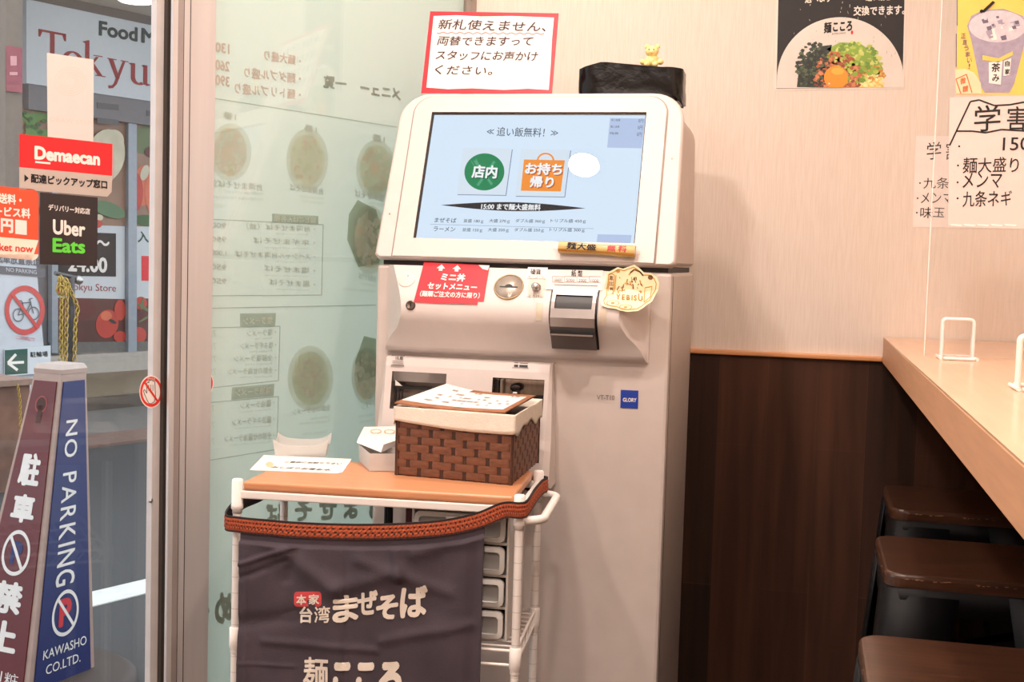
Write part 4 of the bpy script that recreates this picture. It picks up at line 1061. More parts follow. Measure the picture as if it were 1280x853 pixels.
# drawer unit on the shelf
M_frost = translucent_mat('frosted_plastic', (240, 238, 234), .45, gloss=.06, see=.28)
M_frame = mat('drawer_frame', (218, 215, 210), .3, var=.02)
du0 = (cfp(.03).at(520, 700)-cw(0, 0, 0)).dot(ex)-.008; du1 = CW-.018
drw = thing('drawer_unit', cw((du0+du1)/2, CD/2, .668), 'pale translucent plastic drawer tower standing inside the white cart', 'drawers')
zb = .6685; hh = .2025; b = MB()
b.box((du0, .03, zb), (du0+.004, CD-.012, zb+hh), M_frame, .001, CM); b.box((du1-.004, .03, zb), (du1, CD-.012, zb+hh), M_frame, .001, CM)
b.box((du0, CD-.016, zb), (du1, CD-.012, zb+hh), M_frame, 0, CM)
for k in range(5): zz = zb+(hh-.004)*k/4; b.box((du0+.003, .032, zz), (du1-.003, CD-.014, zz+.004), M_frame, 0, CM)
b.build('case', drw)
for k in range(4):
    z0 = zb+(hh-.004)*k/4+.006; z1 = z0+hh/4-.009; b = MB()
    P_ = rrect(du0+.006, z0, du1-.006, z1, .009, 5); n_ = len(P_)
    Q_ = rrect(du0+.013, z0+.007, du1-.013, z1-.007, .006, 5)
    b.add([cw(x, .022, z) for x, z in P_]+[cw(x, .020, z) for x, z in Q_]+[cw(x, .026, z) for x, z in Q_]+[cw(x, .03, z) for x, z in P_],
          [(i, (i+1) % n_, n_+(i+1) % n_, n_+i) for i in range(n_)]+[(n_+i, n_+(i+1) % n_, 2*n_+(i+1) % n_, 2*n_+i) for i in range(n_)]+[(i, (i+1) % n_, 3*n_+(i+1) % n_, 3*n_+i) for i in range(n_)], M_frame)
    b.add([cw(x, .026, z) for x, z in Q_], [tuple(range(n_))], M_frost)
    b.box((du0+.008, .03, z0), (du1-.008, CD-.02, z0+.002), M_frost, 0, CM); d_ = b.build('drawer', drw)
    b = MB(); b.box(((du0+du1)/2-.02, .014, z1-.010), ((du0+du1)/2+.02, .022, z1-.004), M_frame, .002, CM); b.build('pull', d_)

# folded umbrellas behind the apron, on the lower shelf
def umbrella(px, v, m, label):
    q = cfp(v).at(px, 632); u = (q-cw(0, 0, 0)).dot(ex)
    t = thing('folded_umbrella', cw(u, v, .0), label, 'umbrella')
    b = MB(); nn = 32
    b.grid(lambda a, h: cw(u+(.008+.003*sin(8*2*pi*a)*.5+.002*cos(pi*h))*cos(2*pi*a), v+(.009+.003*sin(8*2*pi*a)*.5)*sin(2*pi*a), .17+.685*h), nn, 8, m)
    b.add([cw(u+.007*cos(2*pi*k/12), v+.007*sin(2*pi*k/12), .856) for k in range(12)], [tuple(range(12))], m); b.build('canopy', t)
    b = MB(); b.tube([cw(u, v, .10), cw(u, v, .87)], .003, M_steel, 8); b.build('shaft', t)
    b = MB(); b.tube([cw(u, v, .10), cw(u, v, .0193)]+[cw(u+.014-.014*cos(pi*k/8), v, .0193-.0145*sin(pi*k/8)) for k in range(1, 9)], .0048, M_black, 10); b.build('handle', t)
umbrella(486, CD+.045, mat('umbrella_black', (26, 25, 27), .6, var=.3, scale=60, stretch=(4, 4, .4)), 'folded black umbrella standing between the cart and the machine')
umbrella(513, CD+.06, mat('umbrella_maroon', (74, 26, 28), .6, var=.3, scale=60, stretch=(4, 4, .4)), 'folded dark red umbrella standing behind the cart beside the black one')

# apron tied round the cart with its woven belt
ap = thing('apron', cw(CW*.43, -.016, .3), 'navy cloth apron with white brush lettering tied around the cart', 'apron')
M_belt = mat('belt_brick', (168, 78, 44), .75, var=.2, scale=300); M_beltd = mat('belt_dark', (72, 34, 26), .8); M_beltk = mat('belt_edge', (40, 26, 24), .8)
VB = -.0145
def bz(px, py): return (cfp(VB).at(px, py)-cw(0, 0, 0)).dot(ex), cfp(VB).at(px, py).z
path = [cw(.012, CD+.016, ZT-.044), cw(-.012, CD+.010, ZT-.045), cw(-.0165, CD*.7, ZT-.05), cw(-.0165, .06, .852)]
fr = [(289, 654), (300, 656), (330, 659), (380, 663), (450, 665), (510, 663.5), (560, 659), (600, 650), (630, 638)]
for i, (x, y) in enumerate(fr):
    u, z = bz(x, y); path.append(cw(max(u, -.013) if i else -.016, VB if i else -.002, z))
path += [cw(CW+.002, VB+.001, .882), cw(CW+.0102, .0, .884), cw(CW+.0105, CD*.35, .886), cw(CW+.0105, CD*.75, .884), cw(CW+.0095, CD+.008, .880), cw(CW*.9, CD+.014, .876), cw(CW*.5, CD+.016, .87)]
def cat(P, t):
    n_ = len(P)-1; k = min(int(t*n_), n_-1); f = t*n_-k
    p0, p1, p2, p3 = P[max(k-1, 0)], P[k], P[k+1], P[min(k+2, n_)]
    return .5*((2*p1)+(p2-p0)*f+(2*p0-5*p1+4*p2-p3)*f*f+(3*p1-p0-3*p2+p3)*f**3)
NB = 420; BW = .0245; samples = [cat(path, i/NB) for i in range(NB+1)]
ctr = cw(CW/2, CD/2, 0)
def belt(i, j, out):
    p = samples[i]; a = samples[max(i-1, 0)]; c = samples[min(i+1, NB)]; t = (c-a).normalized()
    o = t.cross(V((0, 0, 1))); o.z = 0; o.normalize()
    if o.dot(V((p.x, p.y, 0))-V((ctr.x, ctr.y, 0))) < 0: o = -o
    up = o.cross(t); up = up if up.z > 0 else -up
    tw = 0
    return p + up*(BW*(j/8-.5)) + o*(out+(.0009*sin(i*pi)+(.0012 if (j in (2, 4, 6)) and i % 2 else 0)))
b = MB()
def bpick(i, j):
    if j in (0, 7): return M_beltk if (i % 3 == 0 or j == 7) else M_beltd
    if j in (2, 5): return M_beltd if i % 3 == (0 if j == 2 else 1) else M_belt
    if j in (3,): return M_beltd if i % 3 == 2 else M_belt
    return M_belt
b.grid(lambda u, v: belt(round(u*NB), round(v*8), .0028), NB, 8, M_belt, False, bpick)
b.grid(lambda u, v: belt(round(u*NB), round(v*8), .0), NB, 8, M_beltk, False)
for j in (0, 8):
    vs = []
    for i in range(NB+1): vs += [belt(i, j, .0), belt(i, j, .0028)]
    b.add(vs, [(2*i, 2*i+1, 2*i+3, 2*i+2) for i in range(NB)], M_beltk)
b.build('belt', ap)
M_navy = mat('apron_navy', (70, 60, 68), .85, var=.14, scale=14, bump=.25, bscale=420)
UA0, UA1 = bz(300, 700)[0], bz(605, 700)[0]
def btop(u):                                      # lower edge of the belt along the front
    best = None
    for i in range(int(NB*.24), int(NB*.66)):
        d = abs((samples[i]-cw(0, 0, 0)).dot(ex)-u)
        if best is None or d < best[0]: best = (d, samples[i].z)
    return best[1]-BW*.40
_bt = [btop(UA0+(UA1-UA0)*k/24) for k in range(25)]
def dist_seg(x, y, a, c):
    (x0, y0), (x1, y1) = a, c; L2 = (x1-x0)**2+(y1-y0)**2; t = max(0, min(1, ((x-x0)*(x1-x0)+(y-y0)*(y1-y0))/L2))
    return math.hypot(x-x0-t*(x1-x0), y-y0-t*(y1-y0)), t
CZ = ZT
creases = []
for a, c, h, w in (((300, 705), (425, 664), .0030, .0028), ((300, 722), (360, 700), -.002, .004), ((330, 672), (420, 735), .004, .014), ((420, 735), (500, 715), .003, .012), ((495, 668), (500, 720), .005, .008), ((520, 690), (600, 668), .003, .012), ((300, 828), (370, 832), .0012, .002), ((300, 780), (370, 770), -.003, .012), ((560, 665), (545, 760), -.003, .02), ((430, 664), (432, 853), -.0018, .0016), ((596, 670), (590, 850), -.003, .010), ((308, 670), (309, 850), .0012, .0022), ((380, 672), (360, 720), -.003, .010), ((450, 700), (560, 740), .0022, .010), ((330, 800), (470, 812), .0018, .006), ((480, 800), (590, 780), .002, .008)):
    creases.append((bz(*a), bz(*c), h, w))
def cloth_out(u, z):
    o = .004+.0022*sin(u*34+2.2*sin(z*11))*min(1, (.83-z)*5 if z < .83 else 0)+.0016*sin(u*71+z*23)
    for a, c, h, w in creases:
        d, t = dist_seg(u, z, a, c); o += 1.5*h*math.exp(-(d/w)**2)
    return o
def cpt(u, z, off=0.0): return cw(u, VB-.001-max(cloth_out(u, z), -.001)-off, z)
ZB0 = .36
b = MB()
def cg(a, h):
    u = UA0+(UA1-UA0)*a; k = a*24; i = min(int(k), 23); zt_ = _bt[i]*(1-(k-i))+_bt[i+1]*(k-i)
    z = zt_+(ZB0-zt_)*h; p = cpt(u, z)
    if h < .03: p = cw(u, VB+.0005, z)
    return p
b.grid(cg, 130, 170, M_navy)
b.build('cloth', ap, solid=.0008)
b = MB(); M_print = mat('apron_print_white', (236, 226, 212), .8, bump=.2, bscale=420)
class ApronPl(Pl): pass
AP = Pl(cw(0, VB-.002, 0), -ey, ex, (0, 0, 1))
O0 = cw(0, 0, 0)
def onc(off): return lambda p, la=0: cpt((p-O0).dot(ex), p.z, off+la)
M_ol = mat('apron_print_outline', (52, 46, 58), .85)
def aptext(t, p0, p1, h, bold, **kw):
    for (m, bo, of) in ((M_ol, bold+.02, .0012), (M_print, bold, .0020)):
        gx = .03*(bo-bold)*30 if False else 0
        b.text(AP, t, p0, p1, h, m, 0, bold=bo, fn=onc(of), **kw)
aptext('ま', (417, 778), (449, 776), 34, .045); aptext('ぜ', (447, 769), (473, 767), 31, .04); aptext('そ', (471, 775), (498, 773), 31, .045); aptext('ば', (500, 773), (535, 771), 41, .042)
aptext('台', (374, 779), (392, 778), 21, .03); aptext('湾', (394, 778), (414, 777), 21, .018)
b.build('lettering', ap, label='upper line of cream brush lettering'); b = MB(); aptext('麺', (379, 864), (411, 864), 43, .02); aptext('こ', (417, 866), (441, 866), 40, .075); aptext('こ', (446, 866), (470, 866), 39, .075); aptext('ろ', (474, 868), (503, 868), 42, .075)
b.build('lettering', ap, label='lower line of cream brush lettering'); b = MB()
st_ = rrect(368, 739, 403.5, 758, 4, 4); M_stamp = mat('apron_stamp_red', (216, 76, 80), .8, var=.12, scale=80)
vs = [onc(.0012)(AP.at(x, y-(x-385)*.05, 0)) for x, y in st_]; b.add(vs, [tuple(range(len(vs)))], M_stamp)
b.text(AP, '本', (371, 756), (384, 755.4), 13, M_print, 0, bold=.03, fn=onc(.0022)); b.text(AP, '家', (387, 755), (401, 754.4), 13, M_print, 0, bold=.03, fn=onc(.0022))
b.build('stamp', ap, label='small red stamp')

# ------------------------------------------------------------------ things on the cart
# woven basket
A_, B_, C_ = TP.at(496, 594), TP.at(638, 607), TP.at(671, 579)
bx = (B_-A_); BWd = bx.length; bx.normalize(); by = (C_-B_).normalized(); BD = (C_-B_).length; HB = .108
bk = thing('basket', A_+bx*BWd/2+by*BD/2, 'brown woven basket with a cream cloth lining on the cart top', 'basket')
M_weave = mat('basket_weave', (108, 67, 45), .55, var=.22, scale=18, stretch=(4, 4, 14)); M_stake = mat('basket_stake', (62, 36, 24), .6, var=.2, scale=30)
def bp(u, v, z): return A_+bx*u+by*v+V((0, 0, z))
b = MB(); NR = 8
def side(o, dx, dn_, L, ph):
    ns = max(4, round(L/.020)); 
    for r in range(NR):
        z0 = .002+HB*.93*r/NR; z1 = z0+HB*.93/NR*.985
        def f(a, h):
            s_ = L*a; w = .0011*sin(2*pi*s_/(L/ns*2)*1.0+pi*((r+ph) % 2))
            w = .0016*(1-2*max(0, math.cos(pi*(s_/(L/ns)) + pi*(r % 2)))**6)
            return o+dx*s_+dn_*(w+.0006*sin(pi*h))+V((0, 0, z0+(z1-z0)*h))+dn_*(.06*(z0)*.12)
        b.grid(f, ns*8, 3, M_weave)
    for k in range(ns+1):
        c = o+dx*(L*k/ns)
        for (p0, p1) in ((-.0036, -.0002), (.0002, .0036)):
            b.hexa([c+dx*p0-dn_*.0005, c+dx*p1-dn_*.0005, c+dx*p1+dn_*.0006, c+dx*p0+dn_*.0006], [q+V((0, 0, HB*.96))+dn_*.0008 for q in (c+dx*p0-dn_*.0005, c+dx*p1-dn_*.0005, c+dx*p1+dn_*.0006, c+dx*p0+dn_*.0006)], M_stake)
side(bp(0, 0, 0), bx, -by, BWd, 0); side(bp(BWd, 0, 0), by, bx, BD, 1); side(bp(BWd, BD, 0), -bx, by, BWd, 0); side(bp(0, BD, 0), -by, -bx, BD, 1)
for (u, v) in ((0, 0), (BWd, 0), (BWd, BD), (0, BD)): b.tube([bp(u, v, 0), bp(u, v, HB*.96)], .0022, M_weave, 8)
b.hexa([bp(.002, .002, 0), bp(BWd-.002, .002, 0), bp(BWd-.002, BD-.002, 0), bp(.002, BD-.002, 0)], [bp(.002, .002, .003), bp(BWd-.002, .002, .003), bp(BWd-.002, BD-.002, .003), bp(.002, BD-.002, .003)], M_stake)
b.hexa([bp(.0012, .0012, .003), bp(BWd-.0012, .0012, .003), bp(BWd-.0012, BD-.0012, .003), bp(.0012, BD-.0012, .003)], [bp(.0008, .0008, HB*.9), bp(BWd-.0008, .0008, HB*.9), bp(BWd-.0008, BD-.0008, HB*.9), bp(.0008, BD-.0008, HB*.9)], M_stake)
b.build('woven_body', bk)
M_liner = mat('cream_cotton', (232, 222, 206), .9, var=.05, scale=60, bump=.4, bscale=260)
b = MB()
per = [(0, 0), (BWd, 0), (BWd, BD), (0, BD)]; LT = 2*(BWd+BD)
def per_pt(s_):
    s_ %= LT
    for (p, q) in zip(per, per[1:]+per[:1]):
        L = math.hypot(q[0]-p[0], q[1]-p[1])
        if s_ <= L: f = s_/L; return p[0]+(q[0]-p[0])*f, p[1]+(q[1]-p[1])*f
        s_ -= L
    return per[0]
def liner(a, h):
    u, v = per_pt(LT*a); cu, cv = BWd/2, BD/2
    drop = .021+.005*sin(a*31)+.003*sin(a*77)
    if a < BWd/LT: drop = .010+.014*sin(pi*min(1, .15+a*LT/BWd*.85)*.62)
    e = 1+(.034 if h < .6 else .010-.02*(h-.6)/.4)+ .004*sin(a*60)
    z = HB*.96+.010*sin(pi*min(1, h*1.25))-drop*max(0, (.55-h)/.55)-.045*max(0, h-.7)/.3
    e2 = 1.0+.045*(1-h)**.4 if h < .55 else 1.0-.10*(h-.55)
    out = (.0062+.0005*sin(a*63) if h < .55 else .0062-.018*(h-.55)/.45)
    su = 1 if u > cu else -1; sv = 1 if v > cv else -1
    return bp(cu+(u-cu)*(1+out/cu), cv+(v-cv)*(1+out/cv), z)
b.grid(liner, 160, 14, M_liner); b.build('lining', bk, solid=.0012)
# menu sheet framed with brown, resting on the basket
b = MB(); M_mf = mat('menu_brown_frame', (150, 96, 62), .7, var=.25, scale=50)
m0, m1, m2_, m3 = bp(-.006, -.003, HB+.0075), bp(BWd*.93, .010, HB+.003), bp(BWd*.99, BD*.93, HB+.010), bp(BWd*.10, BD*1.02, HB+.0135)
def mq(a, h, off=0): return (m0*(1-a)+m1*a)*(1-h)+(m3*(1-a)+m2_*a)*h+V((0, 0, off-.003*sin(pi*a)+.004*max(0, .25-a)*h*4))
b.grid(lambda a, h: mq(a, h, 0), 16, 8, M_mf, True); b.grid(lambda a, h: mq(a, h, .0022), 16, 8, M_mf, True, lambda i, j: M_mf if (j == 0) or (j == 7 and i > 4) or i == 15 else M_paper)
for (h) in (0, 1):
    vs = []
    for i in range(17): vs += [mq(i/16, h, 0), mq(i/16, h, .0022)]
    b.add(vs, [(2*i, 2*i+1, 2*i+3, 2*i+2) for i in range(16)], M_mf)
rnd = random.Random(4)
for k in range(46):
    a, h = rnd.uniform(.14, .88), rnd.choice((.25, .38, .52, .66, .8)); L = rnd.uniform(.015, .05)
    b.add([mq(a, h, .0030), mq(a+L, h, .0030), mq(a+L, h+.05, .0030), mq(a, h+.05, .0030)], [(0, 1, 2, 3)], mat('menu_ink', (170, 150, 142), .7))
tag(b.build('menu_sheet'), 'paper menu with a brown woven edge lying on top of the basket', 'menu')
# frosted paper tray
def prism_box(b, pts, z0, z1, m, th=.0012, flare=0.0, ht=None):
    n_ = len(pts); c = sum(pts, V((0, 0, 0)))/n_
    vs = [V((p.x, p.y, z0)) for p in pts]+[V((c.x+(p.x-c.x)*(1+flare), c.y+(p.y-c.y)*(1+flare), (z1 if ht is None else ht[i]))) for i, p in enumerate(pts)]
    b.add(vs, [(i, (i+1) % n_, n_+(i+1) % n_, n_+i) for i in range(n_)]+[tuple(range(n_))[::-1]], m)
TPa = level_plane(ZT+.0011)
b = MB(); q0, q1 = TPa.at(344, 570), TPa.at(407, 571); dx = (q1-q0).normalized(); dy = V((-dx.y, dx.x, 0)); w_ = (q1-q0).length
def fan(c0, c1, c2, c3, h):              # tray walls dip between raised corners
    cs = [c0, c1, c2, c3]
    for i in range(4):
        p, q = cs[i], cs[(i+1) % 4]; cc = (c0+c1+c2+c3)/4; N_ = 10
        def f(a, t):
            g = p*(1-a)+q*a; out = (g-cc)*(.10*t); hh_ = h*(.62+.38*(2*a-1)**4); return g+out+V((0, 0, hh_*t))
        b.grid(f, N_, 3, M_frost, False)
    b.add(cs, [(0, 1, 2, 3)], M_frost)
fan(q0, q1, q1+dy*.075, q0+dy*.075, .030)
tag(b.build('paper_tray', solid=.0010), 'small frosted plastic tray on the left of the cart top', 'tray')
b = MB(); cpts = [(313, 589), (329, 567), (412, 566), (440, 574), (429, 588), (424, 592)]
b.card(TP, [(312, 588), (330, 569.5), (440, 574.5), (428, 591), (421, 592.5)], M_paper, .0003, .0006)
rnd = random.Random(8)
for (s_, x0, x1, y, h) in (('ご自由にお取りください', 352, 424, 579.5, 5.5), ('お冷とおしぼり', 340, 400, 585, 5), ('セルフです', 398, 426, 589, 5)):
    b.text(TP, s_, (x0, y), (x1, y+2.2), h, M_ink, .0012, bold=.01, jit=.05) if False else None
def flat_text(t, p0, p1, h, m, off, **kw):
    vs, fs = layout(t, **kw); O_ = TP.at(*p0, off); X_ = TP.at(*p1, off)-O_; Y_ = V((-X_.y, X_.x, 0)).normalized()*h
    b.add([O_+X_*a+Y_*c+V((0, 0, la)) for a, c, la in vs], fs, m)
flat_text('ご自由にお取り下さい', (355, 578.5), (426, 581), .017, M_ink, .0012, bold=.01, jit=.05)
flat_text('おしぼりお箸お水', (338, 585), (412, 589), .018, mat('card_ink', (88, 76, 72), .7), .0012, bold=.01, jit=.05)
b.ell(TP, 337, 581, 5, 3.5, mat('card_orange', (232, 190, 150), .7), .0011, 16)
tag(b.build('paper_card'), 'small handwritten white card lying on the cart top', 'card')
# translucent cup tray with white card lid in front of a black holder
q0, q1, q2 = TPa.at(462, 589), TPa.at(494, 589), TPa.at(449, 577)
dx = (q1-q0).normalized(); dy = V((-dx.y, dx.x, 0)); 
b = MB(); bl0 = q0; side_v = (q2-q0)
c0, c1, c2, c3 = q0, q0+dx*.046, q0+dx*.046+side_v, q2
prism_box(b, [c0, c1, c2, c3], ZT+.0012, ZT+.030, M_frost, 0, .06)
tag(b.build('clear_box', solid=.0010), 'open translucent plastic box beside the basket under a white lid', 'box')
b = MB(); k0 = c3+dy*.004+dx*.004; kb = [k0, k0+dx*.048, k0+dx*.048+dy*.045, k0+dy*.045]
prism_box(b, kb, ZT+.0003, ZT+.034, M_black); b.add([V((p.x, p.y, ZT+.034)) for p in kb], [(0, 1, 2, 3)], M_black)
tag(b.build('black_holder'), 'small black holder standing behind the translucent box', 'holder')
LP = level_plane(ZT+.042)
b = MB(); l0, l1, l2, l3, l4 = LP.at(446.5, 549), LP.at(478, 556), LP.at(498, 550), LP.at(496, 533), LP.at(455, 534)
fold = [V((l0.x, l0.y-.002, ZT+.036)), V((l1.x, l1.y-.006, ZT+.030)), V((l2.x, l2.y-.004, ZT+.034))]
top_ = [l0+V((0, .004, 0)), l1+V((0, .006, -.001)), l2+V((0, .004, 0)), l3, l4]
b.add(top_, [(0, 1, 2, 3, 4)], M_paper); b.add(fold+[top_[2], top_[1], top_[0]], [(0, 1, 4, 5), (1, 2, 3, 4)], M_paper)
b.add([V((p.x, p.y, p.z-.0055)) for p in (l3, l4)]+[l4, l3], [(0, 1, 2, 3)], M_paper)
b.add([l0+V((0, .004, 0)), l4, V((l4.x, l4.y, ZT+.0345)), V((l0.x, l0.y, ZT+.036))], [(0, 1, 2, 3)], M_paper)
M_ring = mat('lid_print_tan', (204, 170, 120), .7)
for (x, y) in ((470, 539.5), (487, 540)):
    b.ring(LP, x, y, 7, 2.6, 1, M_ring, .0014, 20)
tag(b.build('white_lid', solid=.0006), 'folded white card lid printed with tan rings, resting on the black holder', 'lid')
# ------------------------------------------------------------------ menu film on the fixed window
FP = street_plane(.0072)
M_film = translucent_mat('film_pale_green', (242, 244, 236), .5, (232, 244, 240), .02)
def fm(nm, rgb): return translucent_mat('film_'+nm, tuple(int(v+(w-v)*(.42 if nm in ('print_green', 'print_green_light', 'print_pink', 'dark_leaf', 'line') else .72)) for v, w in zip(rgb, (240, 243, 234))), .5, None, .02)
F_g = fm('print_green', (158, 170, 160)); F_gl = fm('print_green_light', (176, 188, 176)); F_r = fm('print_pink', (234, 200, 190)); F_line = fm('line', (170, 176, 166)); F_txt = fm('print_grey', (186, 192, 182))
F_w = fm('white', (226, 232, 222)); F_bowl = fm('bowl', (206, 216, 206))
b = MB()
b.hexa([street(UP1-.002, .0078, .18), street(-.012, .0078, .18), street(-.012, .0095, .18), street(UP1-.002, .0095, .18)],
       [street(UP1-.002, .0078, 2.3), street(-.012, .0078, 2.3), street(-.012, .0095, 2.3), street(UP1-.002, .0095, 2.3)], M_film)
O = .0001; O2 = .0003
def ft(s_, x0, y0, x1, y1, h, m=F_txt, o=O, **k): b.text(FP, s_, (x0, y0), (x1, y1), h, m, o, **k)   # x0 is the right end: the print reads from the street
for (s_, x1, y, h, num, yn) in (('・麺大盛り', 330, 78, 13, '130', 68), ('・麺ダブル盛り', 305, 100, 13, '260', 90), ('・麺トリプル盛り', 293, 120, 13, '390', 109)):
    ft(s_, 376, y+5, x1, y-3, h, F_r, bold=.02, jit=.04); ft(num, 287, yn, 269, yn-3, 13, F_r, bold=.03)
ft('メニュー', 501, 126, 450, 117, 15, F_g, bold=.045, jit=.05); ft('一覧', 433, 113, 404, 110, 16, F_g, bold=.04, jit=.05)
def fl(p, q, w=1.1, m=F_line): b.line(FP, p, q, w, m, O)
fl((262, 122), (496, 159)); fl((258, 385.6), (470, 381.6))
rnd = random.Random(21)
def fbowl(cx, cy, rx, ry, cols, n, dark=False):
    b.ell(FP, cx, cy, rx*1.25, ry*1.2, F_bowl, O, 30)
    b.ell(FP, cx, cy, rx, ry, fm(cols[0][0], cols[0][1]), O2, 26, jag=.04)
    for k in range(n):
        a, q = rnd.uniform(0, 6.28), math.sqrt(rnd.random())*.88; nm, rgb = cols[k % len(cols)]
        b.ell(FP, cx+rx*q*cos(a), cy+ry*q*sin(a), rx*rnd.uniform(.08, .22), ry*rnd.uniform(.07, .17), fm(nm, rgb), O2+.00004+.000002*k, 7, jag=.3)
G1 = ('leaf', (196, 212, 172)); G2 = ('leaf_pale', (212, 222, 188)); T1 = ('tan', (218, 196, 160)); Y1 = ('yolk', (228, 190, 148)); W1 = ('cream', (232, 228, 206)); D1 = ('dark_leaf', (150, 166, 140)); R1 = ('pinkish', (206, 184, 172))
fbowl(288, 190, 21, 30, (T1, G2, W1, G1, Y1), 60); b.ell(FP, 283, 190, 7, 8, fm(*Y1), O2+.0003, 16)
fbowl(384, 200, 21, 33, (G2, G1, W1, T1), 60); fbowl(470, 212, 20, 31, (G1, T1, W1, Y1), 50); b.ell(FP, 468, 210, 7, 8, fm(*Y1), O2+.0003, 16)
b.poly(FP, [(447, 250), (470, 262), (480, 300), (474, 330), (448, 334), (434, 300), (436, 268)], fm(*D1), O2)
fbowl(462, 300, 19, 36, (T1, G1, W1, Y1), 50)
fbowl(388, 473, 23, 34, (G1, G2), 60); fbowl(388, 473, 15, 24, (R1, T1), 40)
b.poly(FP, [(444, 452), (455, 420), (470, 424), (470, 470), (448, 480)], fm(*D1), O2); fbowl(458, 470, 15, 30, (T1, W1, G1), 36); b.ell(FP, 456, 481, 5, 6, fm(*W1), O2+.0003, 14); b.ell(FP, 456, 482, 2.8, 3.5, fm(*Y1), O2+.0004, 12)
for (x, y) in ((287, 148), (388, 164), (473, 176)): ft('1番', x+8, y+3, x-8, y, 9, F_txt, bold=.02)
for (s_, x0, x1, y) in (('台湾まぜそば並', 328, 262, 236), ('台湾まぜそば', 404, 362, 241), ('塩まぜそば', 481, 443, 249), ('台湾まぜそば', 470, 448, 351)):
    ft(s_, x0, y+3, x1, y-3, 9, F_txt, bold=.01, jit=.03)
for (x0, x1, y) in ((329, 280, 242), (329, 266, 249), (404, 375, 248), (404, 377, 254), (481, 462, 256), (470, 450, 357), (469, 428, 364)): ft('MAZESOBA NOODLES', x0, y+2, x1, y-1, 3.2, F_txt)
b.poly(FP, [(340, 267), (398, 270), (398, 281), (340, 278.5)], F_gl, O); ft('麺とごはん各種', 395, 279.5, 343, 277, 7.5, F_w, O2, bold=.02)
b.stroke(FP, ((262, 274), (404, 281), (402, 369), (258, 370)), 1, F_line, O)
for k, (s_, x1, p_) in enumerate((('台湾まぜそば（並）', 308, '900'), ('ネギまぜそば', 316, '950'), ('スペシャル台湾まぜそば', 294, '1,000'), ('塩まぜそば', 330, '950'), ('黒まぜそば', 336, '950'))):
    y = 288+17.4*k; ft('・'+s_, 394, y+2, x1, y-1.5, 7.5, F_txt, bold=.008, jit=.03); ft(p_, 283, y-2.5, 264, y-3.5, 6.5, F_txt, bold=.01); ft('Noodles with toppings', 385, y+7, 330 if k % 2 else 345, y+5.5, 2.8, F_txt)
b.poly(FP, [(300, 392), (345, 391.5), (344, 408.5), (300, 409.5)], F_gl, O); ft('塩ラーメン', 341, 405, 304, 406, 9, F_w, O2, bold=.03)
b.stroke(FP, ((258, 410), (350, 408), (348, 476), (256, 486)), 1, F_line, O)
for k, s_ in enumerate(('塩ラーメン', '塩ネギラーメン', '全部塩ラーメン', '全部のせ塩ラーメン')):
    y = 419+16*k; ft('・'+s_, 345, y, 308-8*k, y+1.8, 8, F_txt, bold=.008, jit=.03); ft('750', 270, y+2, 258, y+2.8, 8, F_txt); ft('Ramen shio', 340, y+5, 318-6*k, y+6, 2.8, F_txt)
b.poly(FP, [(290, 484.5), (343, 480), (342, 495.5), (289, 500)], F_gl, O); ft('醤油ラーメン', 339, 492.5, 294, 496, 9, F_w, O2, bold=.03)
b.stroke(FP, ((256, 504), (348, 496), (346, 562), (254, 577)), 1, F_line, O)
for k, s_ in enumerate(('醤油ラーメン', '醤油ネギラーメン', '全部のせ醤油ラーメン')):
    y = 508+20.5*k; ft('・'+s_, 343, y, 300-10*k, y+4.4, 9, F_txt, bold=.01, jit=.03); ft('750', 268, y+7, 256, y+8, 8, F_txt); ft('Ramen shoyu', 338, y+5.5, 300-6*k, y+9, 2.8, F_txt)
for (s_, x0, x1, y, h) in (('全部のせラーメン', 413, 365, 516, 8), ('ラーメン', 470, 452, 510, 8)): ft(s_, x0, y-3, x1, y+4, h, F_txt, bold=.01, jit=.03)
for (x0, x1, y) in ((413, 388, 524), (413, 374, 530), (410, 378, 543), (468, 448, 521), (468, 450, 528)): ft('Tonkotsu ramen', x0, y-1.5, x1, y+1.5, 4, F_txt)
for (s_, x0, x1, y, h) in (('湾', 482, 460, 646, 34), ('ま', 447, 429, 648, 33), ('ぜ', 421, 397, 649, 30), ('そ', 390, 368, 650, 26), ('ば', 352, 332, 652, 24)): ft(s_, x0, y, x1, y+3, h, F_g, bold=.05)
ft('め', 291, 778, 268, 783, 40, F_gl, bold=.06); ft('〜', 262, 768, 250, 771, 10, F_gl, bold=.06)
tag(b.build('menu_film'), 'large pale menu film on the window, its faded print seen mirrored from inside', 'poster')

# ------------------------------------------------------------------ stickers on the door glass
DP_ = street_plane(.0258)
def st_new(): return MB()
b = MB(); b.card(DP_, [(58.5, 66), (117, 74.5), (116.5, 177), (59.5, 171)], translucent_mat('backed_paper', (240, 226, 220), .3, gloss=.02), 0, .0003)
F_show = mat('show_through', (232, 214, 202), .7)
for k in range(5): b.ring(DP_, 88, 102, 20-3*k, 18-3*k, .8, F_show, .0006)
b.text(DP_, 'DRAW STEP', (63, 152), (114, 157), 6, F_show, .0006)
tag(b.build('blank_sheet'), 'blank pinkish white paper sheet stuck high on the door glass', 'sheet')
b = MB(); b.card(DP_, [(24, 167.5), (140.5, 180), (140, 220), (24, 209)], mat('delivery_red', (232, 36, 40), .4, var=.02), .0005, .0003)
b.card(DP_, [(24, 209), (140, 220), (139.5, 240), (134, 246), (24, 237)], translucent_mat('delivery_grey', (206, 192, 182), .2), .0005, .0003)
b.text(DP_, 'Demaecan', (43, 199.5), (125, 207.5), 17.5, M_paper, .0011, bold=.05)
b.line(DP_, (44, 202.5), (63, 204.4), 2.4, M_paper, .0011)
